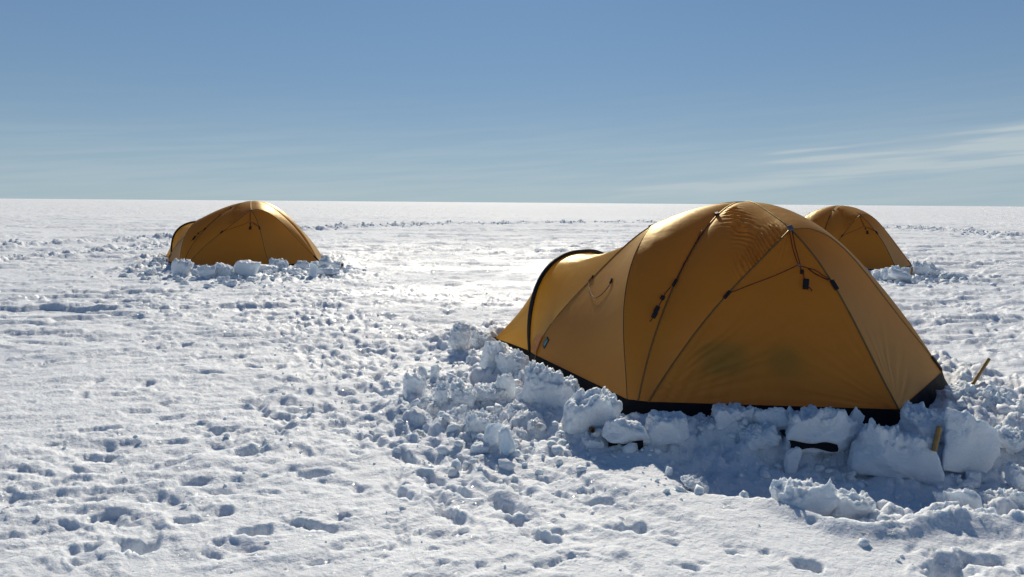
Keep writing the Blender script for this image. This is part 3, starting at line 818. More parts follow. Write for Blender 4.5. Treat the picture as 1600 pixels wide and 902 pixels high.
def fan(P, N, K, A, Lf, freq, phase=0.0, d0=0.05):
    """pleats radiating from a loaded corner"""
    d = P - K
    dist = np.linalg.norm(d, axis=2)
    n0 = N.reshape(-1, 3).mean(0); n0 /= np.linalg.norm(n0)
    e1 = np.cross(n0, [0, 0, 1.0]); e1 /= np.linalg.norm(e1); e2 = np.cross(n0, e1)
    ang = np.arctan2((d @ e2), (d @ e1))
    ang = ang + 0.06 * noise2(ang * 9, dist * 2.5, 77)
    A = A * np.clip(0.6 + 0.9 * noise2(ang * 7, dist * 1.5, 78), 0.05, 1.4)
    w = np.exp(-dist / Lf) * sstep(dist, 0.0, d0)
    return A * np.sin(freq * ang + phase) * w


def build_tent(root, warp=None, q=1.0):
    parts = {}
    W_ = warp or (lambda p: p)
    CV = {k: W_(v) for k, v in CV0.items()}
    ND = {k: W_(v[None])[0] for k, v in ND0.items()}
    DET = {k: (W_(np.atleast_2d(np.array(v, float))) if np.ndim(v) > 1 else W_(np.array(v, float)[None])[0]) for k, v in DET0.items()}
    sc_ = lambda n: max(12, int(n * q))

    def panel(name, P, disp=None, m=M_FAB):
        N = normals(P)
        if disp is not None:
            P = P + N * disp[..., None]
        o = mesh_obj(name, P.reshape(-1, 3), grid_faces(P.shape[0], P.shape[1]), m, root)
        return o

    def bulge(P, amt):
        nu, nv = P.shape[:2]
        u = np.linspace(0, 1, nu)[:, None]; v = np.linspace(0, 1, nv)[None, :]
        return amt * np.sin(math.pi * u) * np.sin(math.pi * np.clip(v, 0, 1)) ** 0.8

    # front triangle
    nu, nv = sc_(90), sc_(110)
    P = patch(CV['EL'], CV['FL'], nu, nv)
    N = normals(P)
    d = fan(P, N, ND['Q1E'], 0.0075, 0.42, 58) + fan(P, N, ND['Q2'], 0.007, 0.40, 40) + fan(P, N, ND['NF'], 0.004, 0.25, 36)
    vv = np.linspace(0, 1, nv)[None, :]; uu = np.linspace(0, 1, nu)[:, None]
    d = d + 0.0035 * np.sin(uu * 95 + 3 * np.sin(uu * 7)) * sstep(vv, 0.70, 1.0) * (1 - sstep(uu, 0.35, 0.8))
    d = d - 0.018 * np.sin(math.pi * uu) * np.sin(math.pi * vv)
    parts['front'] = panel('canopy_panel', P, d)
    # right side
    P = patch(CV['FL'], CV['ER'], sc_(70), sc_(100))
    N = normals(P)
    d = fan(P, N, ND['Q2'], 0.014, 0.26, 34, 0.5) + fan(P, N, ND['Q3'], 0.004, 0.25, 30)
    parts['right'] = panel('canopy_panel', P, d + bulge(P, -0.01))
    # wrinkled shoulder between the pole over the corner and the arch
    nu, nv = sc_(150), sc_(220)
    P = patch(CV['D'], CV['EL'], nu, nv, top=CV['FU'][::-1])
    u = np.linspace(0, 1, nu)[:, None] * np.ones((1, nv)); v = np.linspace(0, 1, nv)[None, :] * np.ones((nu, 1))
    jit = noise2(u * 6, v * 14, 5); jit2 = noise2(u * 15, v * 30, 6)
    mB = sstep(u, 0.66, 0.84) * (1 - sstep(u, 0.985, 1.0)) * sstep(v, 0.015, 0.06) * (1 - sstep(v, 0.26, 0.40))
    B_ = np.sin(2 * math.pi * (v * 46 + 2.2 * (1 - u) + 0.7 * jit))
    mA = sstep(u, 0.03, 0.12) * (1 - sstep(u, 0.62, 0.86)) * np.exp(-((v - 0.17 - 0.05 * u) / 0.065) ** 2)
    A_ = np.sin(2 * math.pi * (u * 9 + v * 34 + 0.5 * jit))
    d = bulge(P, 0.022) + 0.014 * mB * B_ * (0.7 + 0.6 * jit2) + 0.0125 * mA * A_ * (0.7 + 0.5 * jit2)
    parts['shoulder'] = panel('canopy_panel', P, d)
    # upper left, sunlit
    nu, nv = sc_(80), sc_(120)
    P = patch(CV['C'], CV['D'], nu, nv, top=CV['BU'])
    u = np.linspace(0, 1, nu)[:, None] * np.ones((1, nv)); v = np.linspace(0, 1, nv)[None, :] * np.ones((nu, 1))
    d = bulge(P, 0.024) + 0.004 * np.sin(2 * math.pi * (v * 30 + u * 6)) * np.exp(-(u / 0.13) ** 2) * np.exp(-((v - 0.05) / 0.07) ** 2)
    parts['crown'] = panel('canopy_panel', P, d)
    # left side wall
    P = patch(CV['C'], CV['BL'], sc_(70), sc_(100))
    N = normals(P)
    d = bulge(P, -0.03) + fan(P, N, ND['Q1'] * 0.62 + ND['P1'] * 0.38 + np.array([0, 0, -0.08]), 0.008, 0.13, 26) + fan(P, N, ND['NL'], 0.005, 0.12, 30)
    parts['left'] = panel('canopy_panel', P, d)
    # inner wall below the vestibule, right crown, back panels
    panel('canopy_panel', patch(CV['BL'], CV['C2'], 24, 40))
    P = patch(CV['ER'], CV['TQ3'], 40, 60, top=CV['FU']); parts['top_right'] = panel('canopy_panel', P, bulge(P, 0.02))
    P = patch(CV['C2'], CV['TV5'], 30, 50, top=CV['BU']); panel('canopy_panel', P, bulge(P, 0.03))
    P = patch(CV['HQ'], CV['GB'], 30, 50); panel('canopy_panel', P)
    P = patch(CV['GB'], CV['HV'], 30, 50); panel('canopy_panel', P)
    P = patch(CV['TQ3'], CV['HQ'], 30, 50, top=CV['GU'][::-1]); panel('canopy_panel', P, bulge(P, 0.03))
    P = patch(CV['TV5'], CV['HV'], 30, 50, top=CV['GU'][::-1]); panel('canopy_panel', P, bulge(P, 0.03))
    # pole sleeves
    for k in ('EL', 'ER', 'FL', 'FU', 'D', 'BU', 'BL', 'C', 'C2', 'GB', 'GU', 'HQ', 'HV'):
        r = 0.0075 if k in ('EL', 'FL', 'D', 'BU', 'FU', 'BL', 'ER') else 0.0045
        Vt, Ft = tube(CV[k], r, 6, 40)
        mesh_obj('pole_sleeve', Vt, Ft, M_SLEEVE, root)
    # vestibule: black hoop, roof back to the dome, front sloping to the snow
    hoop = CV['HOOP']
    Vt, Ft = tube(hoop, 0.032, 10, 70, flat=0.8)
    hp = mesh_obj('hoop_pole', Vt, Ft, M_BLACK, root)
    bl = smooth_line(CV['BL'], 61); c2 = smooth_line(CV['C2'], 61)
    cut = 11
    across = bl[cut] + (c2[cut] - bl[cut]) * np.linspace(0, 1, 9)[1:-1, None]
    J = np.vstack([bl[cut:][::-1], across, c2[cut:]])
    nh = 70
    Hs = resamp(hoop, nh); Js = resamp(J, nh)
    # match heights so the roof runs level
    nv = 40
    t = np.linspace(0, 1, nv)[None, :, None]
    P = Hs[:, None] * (1 - t) + Js[:, None] * t
    s = np.linspace(0, 1, nh)[:, None] * np.ones((1, nv)); tt = t[..., 0] * np.ones((nh, 1))
    d = -0.06 * np.sin(math.pi * tt ** 0.7) * np.sin(math.pi * s) ** 1.2
    wr = 0.006 * np.sin(2 * math.pi * (s * 17 + 5 * tt + 0.5 * noise2(s * 8, tt * 3, 9))) * np.exp(-((s - 0.40) / 0.10) ** 2) * np.sin(math.pi * tt)
    parts['vroof'] = panel('vestibule_panel', P, d + wr, M_VEST)
    # front of vestibule
    fr = []
    for i in range(nh):
        q = i / (nh - 1)
        if q < 0.44:
            g = ND['Vc'] + (Hs[0] - ND['Vc']) * max(0, 1 - q / 0.06)
        elif q > 0.56:
            g = ND['Vf'] + (Hs[-1] - ND['Vf']) * max(0, 1 - (1 - q) / 0.06)
        else:
            g = ND['Vc'] + (ND['Vf'] - ND['Vc']) * (q - 0.44) / 0.12
        fr.append(g)
    fr = np.array(fr)
    t = np.linspace(0, 1, 40)[None, :, None]
    P = Hs[:, None] * (1 - t) + fr[:, None] * t
    s = np.linspace(0, 1, nh)[:, None] * np.ones((1, 40)); tt = t[..., 0] * np.ones((nh, 1))
    d = -0.05 * np.sin(math.pi * tt) * np.sin(math.pi * s) + 0.007 * np.sin(2 * math.pi * s * 22) * tt ** 1.5 * (1 - sstep(tt, 0.9, 1.0))
    parts['vfront'] = panel('vestibule_panel', P, d, M_VEST)
    # orange gusset at the hoop foot
    a = hoop[0]; b = ND['P1']; c = smooth_line(CV['BL'][::-1], 40)[5]
    g1 = hoop[1]
    mesh_obj('gusset', [a + [0.0, -0.02, 0.06], b + [-0.015, -0.015, 0.02], c + [-0.02, -0.02, 0], a * 0.5 + c * 0.5 + [-0.01, -0.03, 0.10]], [(0, 1, 2, 3)], M_ORANGE, root)
    # black skirt along the foot
    loop = [ND['P1'], ND['Q1'], ND['Q1D'], ND['Q1E'], ND['Q2'], ND['Q3'], ND['V4'], ND['V5']]
    cxy = np.array([0, 0, 0])
    ring = []
    for p0, p1 in zip(loop[:-1], loop[1:]):
        m = max(2, int(np.linalg.norm(p1 - p0) / 0.08))
        for q in range(m):
            ring.append(p0 + (p1 - p0) * q / m)
    ring.append(loop[-1])
    ring = np.array(ring)
    hs = [ND['V5'], CV['HOOP'][-1], ND['Vf'], ND['Vc'], CV['HOOP'][0], ND['P1']]
    ext = []
    for p0, p1 in zip(hs[:-1], hs[1:]):
        m = max(2, int(np.linalg.norm(p1 - p0) / 0.08))
        for q in range(1, m + 1):
            ext.append(p0 + (p1 - p0) * q / m)
    ring = np.vstack([ring, np.array(ext)])
    outd = ring[:, :2] - np.array([-0.15, 0.25]); outd /= np.linalg.norm(outd, axis=1)[:, None]
    rows = []
    for (o_, z_, wv) in ((0.004, 0.006, 0), (0.02, -0.05, 0.004), (0.05, -0.11, 0.010), (0.09, -0.16, 0.014)):
        q = ring.copy()
        w = wv * np.sin(np.arange(len(ring)) * 1.9)
        q[:, :2] += outd * (o_ + w)[:, None]
        q[:, 2] = np.maximum(q[:, 2], 0.05) + z_
        rows.append(q)
    P = np.array(rows)
    mesh_obj('skirt', P.reshape(-1, 3), grid_faces(len(rows), len(ring)), M_SKIRT, root)
    # unseen groundsheet, added dark to cut light bouncing off the snow inside
    n = len(loop)
    mesh_obj('groundsheet', [(p[0] * 0.98, p[1] * 0.98, 0.012) for p in loop], [tuple(range(n))], M_FLOOR, root)
    # small fittings sit on the fabric
    bv = {}
    for k in ('front', 'shoulder', 'crown', 'left', 'right', 'top_right'):
        me = parts[k].data
        bv[k] = BVHTree.FromPolygons([v.co[:] for v in me.vertices], [p.vertices[:] for p in me.polygons])

    def lift(p, keys, off):
        best = None
        for k in keys:
            c, nrm, i, dist = bv[k].find_nearest(Vector(p))
            if best is None or dist < best[2]:
                best = (c, nrm, dist)
        c, nrm, _ = best
        if nrm.dot(c - Vector((0, 0, 0.5))) < 0:
            nrm = -nrm
        return np.array(c + nrm * off), np.array(nrm)

    def cord(pts, keys, r=0.0036, off=0.010, m=M_CORD, name='guy_cord'):
        P = np.array([lift(p, keys, off)[0] for p in smooth_line(pts, max(8, len(pts) * 5))])
        Vt, Ft = tube(P, r, 6)
        return mesh_obj(name, Vt, Ft, m, root)

    def clip(p, keys, along, size=(0.022, 0.055, 0.016), off=0.012, m=M_BLACK, name='clip'):
        c, nrm = lift(p, keys, off)
        y = np.array(along, float); y -= nrm * (y @ nrm); y /= np.linalg.norm(y)
        x = np.cross(y, nrm)
        Vt, Ft = rounded_box(c, size, np.stack([x, y, nrm], 1))
        return mesh_obj(name, Vt, Ft, m, root, smooth=False)

    fk = ('front',)
    for k in ('drop_a', 'drop_b', 'leg_l', 'leg_r', 'leg_r2', 'tail', 'tail2'):
        cord(DET[k], fk, 0.0034 if k != 'leg_r2' else 0.0045)
    Vt, Ft = [], []
    c, nrm = lift(DET['ring'], fk, 0.012)
    e1 = np.cross(nrm, [0, 0, 1]); e1 /= np.linalg.norm(e1); e2 = np.cross(nrm, e1)
    Vt, Ft = tube([c + 0.013 * (math.cos(q) * e1 + math.sin(q) * e2) for q in np.linspace(0, 2 * math.pi, 15)], 0.0035, 6)
    mesh_obj('ring', Vt, Ft, M_CLIP, root)
    clip(DET['knot'], fk, (0, 0, 1), (0.026, 0.034, 0.02), 0.014, name='cord_knot')
    clip(DET['buckle'], fk, (0.1, 0, 1), (0.042, 0.085, 0.026), 0.016, name='line_runner')
    dE = CV['EL'][-1] - CV['EL'][0]; dF = CV['FL'][-1] - CV['FL'][0]
    clip(DET['clipL'], fk, dE, (0.026, 0.075, 0.02), 0.012)
    clip(DET['clipR'], fk, dF, (0.030, 0.085, 0.02), 0.012)
    clip(ND['NF'], ('front', 'shoulder'), (1, 0, 0.2), (0.05, 0.04, 0.02), 0.012, M_CLIP, 'pole_clip')
    ck = ('crown', 'shoulder')
    cord(DET['dcord_a'], ('crown',), 0.0032); cord(DET['dcord_b'], ('crown', 'shoulder'), 0.0032)
    cord(DET['dtail'], ('crown',), 0.0036, 0.016, M_BLACK)
    dD = CV['D'][-1] - CV['D'][0]
    for i, p in enumerate(DET['dknots']):
        clip(p, ('crown',), dD, (0.034, 0.05 if i else 0.03, 0.024), 0.018, name='cord_knot')
    clip(DET['dclip'], ('crown',), dD, (0.024, 0.07, 0.018), 0.012)
    clip(CV['D'][int(len(CV['D']) * 0.27)], ck, (1, 0, 0), (0.05, 0.034, 0.022), 0.016, name='pole_clip')
    cord(DET['lcord'], ('left',), 0.0036, 0.012)
    clip(DET['lclip'], ('left', 'crown'), dD, (0.022, 0.05, 0.016), 0.012)
    clip(DET['lcord'][0], ('left',), (0, 0.3, 1), (0.018, 0.03, 0.014), 0.012)
    clip(ND['NL'], ('left', 'crown'), CV['BL'][3] - CV['BL'][0], (0.016, 0.08, 0.008), 0.002, M_BLACK, 'pole_clip')
    clip(CV['ER'][11] * 0.6 + CV['ER'][12] * 0.4, ('right', 'top_right'), CV['ER'][12] - CV['ER'][10], (0.04, 0.16, 0.014), 0.008)
    # woven label
    c, nrm = lift(DET['patch'], ('left',), 0.004)
    y = np.array(CV['BL'][-1] - CV['BL'][0]); y -= nrm * (y @ nrm); y /= np.linalg.norm(y); x = np.cross(y, nrm)
    R = np.stack([x, y, nrm], 1)
    Vt, Ft = rounded_box(c, (0.068, 0.10, 0.004), R); lab = mesh_obj('label_patch', Vt, Ft, M_PATCHB, root, smooth=False)
    Vt, Ft = rounded_box(c + nrm * 0.0025, (0.050, 0.078, 0.003), R); mesh_obj('label_field', Vt, Ft, M_PATCH, lab, smooth=False)
    P = [c + nrm * 0.005 + x * (-0.012 + 0.004 * math.sin(q * 9)) + y * (q - 0.5) * 0.05 for q in np.linspace(0, 1, 16)]
    Vt, Ft = tube(P, 0.0016, 5); mesh_obj('label_mark', Vt, Ft, M_MARK, lab)


def snow_flap(root, x0, x1, y, zt, drop):
    """edge of the black snow flap showing in the gap under a slab"""
    n = 14
    V = []
    for row, (oy, oz) in enumerate(((0.22, 0.03), (0.02, 0.012), (0.0, -0.004), (0.008, -drop))):
        for k in range(n):
            u = k / (n - 1)
            V.append((x0 + (x1 - x0) * u - TENT_POS[0][0], y + oy + 0.02 * math.sin(5 * u) - TENT_POS[0][1], zt + oz + 0.008 * math.sin(9 * u + row)))
    return mesh_obj('snow_flap', V, grid_faces(4, n), M_SKIRT, root)


def new_root(i, label):
    r = bpy.data.objects.new('dome_tent', None)
    COL.objects.link(r)
    x, y, a, s = TENT_POS[i]
    r.location = (x, y, 0); r.rotation_euler = (0, 0, a); r.scale = (s, s, s)
    tag(r, label, 'tent', 'gold dome tents camped on the snow')
    return r


t0 = new_root(0, 'largest nearest gold dome tent with black hooped vestibule and blue label patch')
build_tent(t0)
for (x0, x1, y, zt, dr) in ((0.62, 0.84, 4.535, 0.045, 0.04), (1.80, 2.10, 4.585, 0.012, 0.03)):
    snow_flap(t0, x0, x1, y, zt, dr)


def slack(cx, cy, w, k, ph):
    """this tent is pitched a little differently: a lower shoulder and slightly wandering poles"""
    def f(P):
        P = np.array(P, float)
        Q = P.copy()
        g = np.exp(-((P[:, 0] - cx) ** 2 + (P[:, 1] - cy) ** 2) / w ** 2)
        Q[:, 2] = P[:, 2] * (1 - k * g)
        Q[:, 0] += 0.025 * np.sin(P[:, 2] * 4 + ph) * np.sin(P[:, 1] * 1.7 + ph)
        Q[:, 1] += 0.025 * np.sin(P[:, 2] * 3 + 2 * ph) * np.sin(P[:, 0] * 1.5 + ph)
        return Q
    return f


t1 = new_root(1, 'distant gold dome tent standing alone on the left behind a snow block wall')
build_tent(t1, slack(-1.05, -0.25, 0.75, 0.14, 0.4), 0.5)
t2 = new_root(2, 'distant gold dome tent on the right, partly hidden behind the nearest tent')
build_tent(t2, slack(0.9, 0.7, 0.7, 0.05, 1.7), 0.5)


# gear lying inside against the front wall, seen as a dark shape through the cloth
def gear(name, loc, size, label, seed):
    V, F = cube_grid(10)
    n = V / np.linalg.norm(V, axis=1)[:, None]
    V = (V * 0.45 + n * 0.55) * (1 + 0.12 * fbm3(V * 1.5, seed, 3))[:, None]
    V = V * np.array(size) / 2
    o = mesh_obj(name, V, F, M_BAG)
    o.location = loc
    o.rotation_euler = (-0.63, 0, 0)
    tag(o, label, 'pouch')
    return o


def cube_grid(res):
    idx = {}; V = []; F = []

    def vid(p):
        if p not in idx:
            idx[p] = len(V); V.append(p)
        return idx[p]
    for ax in range(3):
        for s in (0, res):
            for i in range(res):
                for j in range(res):
                    q = []
                    for (a, b) in ((i, j), (i + 1, j), (i + 1, j + 1), (i, j + 1)):
                        p = [0, 0, 0]; p[ax] = s; p[(ax + 1) % 3] = a; p[(ax + 2) % 3] = b
                        q.append(vid(tuple(p)))
                    F.append(q if s else q[::-1])
    return np.array(V, float) / res * 2 - 1, np.array(F)


# ---------------------------------------------------------------- snow blocks
CG = {r: cube_grid(r) for r in (12, 18, 31)}


def block_mesh(seed, w, d, h, kind, res):
    """a lump of packed snow: a rounded polyhedron about its centre with a crumbled skin"""
    rg = np.random.default_rng(seed)
    V, F = CG[res]
    n = V / np.linalg.norm(V, axis=1)[:, None]
    off = rg.uniform(-20, 20, 3)
    p = {'lump': 6.0, 'block': 16.0, 'slab': 20.0, 'slabv': 18.0}[kind]
    acc = np.zeros(len(n))
    for ax in range(3):
        for s in (-1, 1):
            q = rg.normal(0, 0.16, 3); q[ax] = s; q /= np.linalg.norm(q)
            acc += np.maximum(n @ q, 0) ** p / rg.uniform(0.82, 1.0) ** p
    for k in range({'lump': 7, 'block': 6, 'slab': 5, 'slabv': 6}[kind]):
        q = rg.normal(size=3); q /= np.linalg.norm(q)
        acc += np.maximum(n @ q, 0) ** p / rg.uniform(0.85, 1.2) ** p
    r = acc ** (-1 / p)
    r = r * (1 + {'lump': 0.34, 'block': 0.20, 'slab': 0.14, 'slabv': 0.18}[kind] * fbm3(n * 1.6 + off, 5, 3))
    sz = np.array([w, d, h]) / 2
    P = n * r[:, None] * sz
    g = (w * d * h) ** (1 / 3)
    N = P / sz ** 2; N /= np.linalg.norm(N, axis=1)[:, None]
    a = fbm3(P / (0.36 * g) + off, 31, 3)
    b = fbm3(P / (0.15 * g) + off, 41, 4, 0.62)
    crumb = np.clip(0.50 + 0.9 * N[:, 2] + 0.9 * a, 0.28, 1.5) if kind == 'lump' else np.clip(0.05 + 1.2 * N[:, 2] + 0.6 * a, 0.07, 1.3)
    wc = 0.55 - worley3(P / (0.14 * g) + off, 61)
    b = 0.6 * b + 0.75 * wc
    k = {'lump': 1.0, 'block': 0.85, 'slab': 0.6, 'slabv': 0.6}[kind]
    # the upper rim is broken into a ragged crest
    rag = fbm2(P[:, 0] / (0.16 * g) + off[0], P[:, 1] / (0.16 * g) + off[1], 71, 3, 0.65)
    P[:, 2] += sstep(P[:, 2] / sz[2], 0.35, 0.8) * g * 0.20 * np.maximum(rag, -0.35) * (0.5 if kind[:4] == 'slab' else 1.0)
    P = P + (n * sz / g) * ((0.10 * a + 0.27 * np.maximum(b, -0.2) * crumb) * g * k)[:, None]
    return P, F


def rotm(rz, ry, rx=0.0):
    return np.array(Matrix.Rotation(rz, 3, 'Z') @ Matrix.Rotation(ry, 3, 'Y') @ Matrix.Rotation(rx, 3, 'X'))


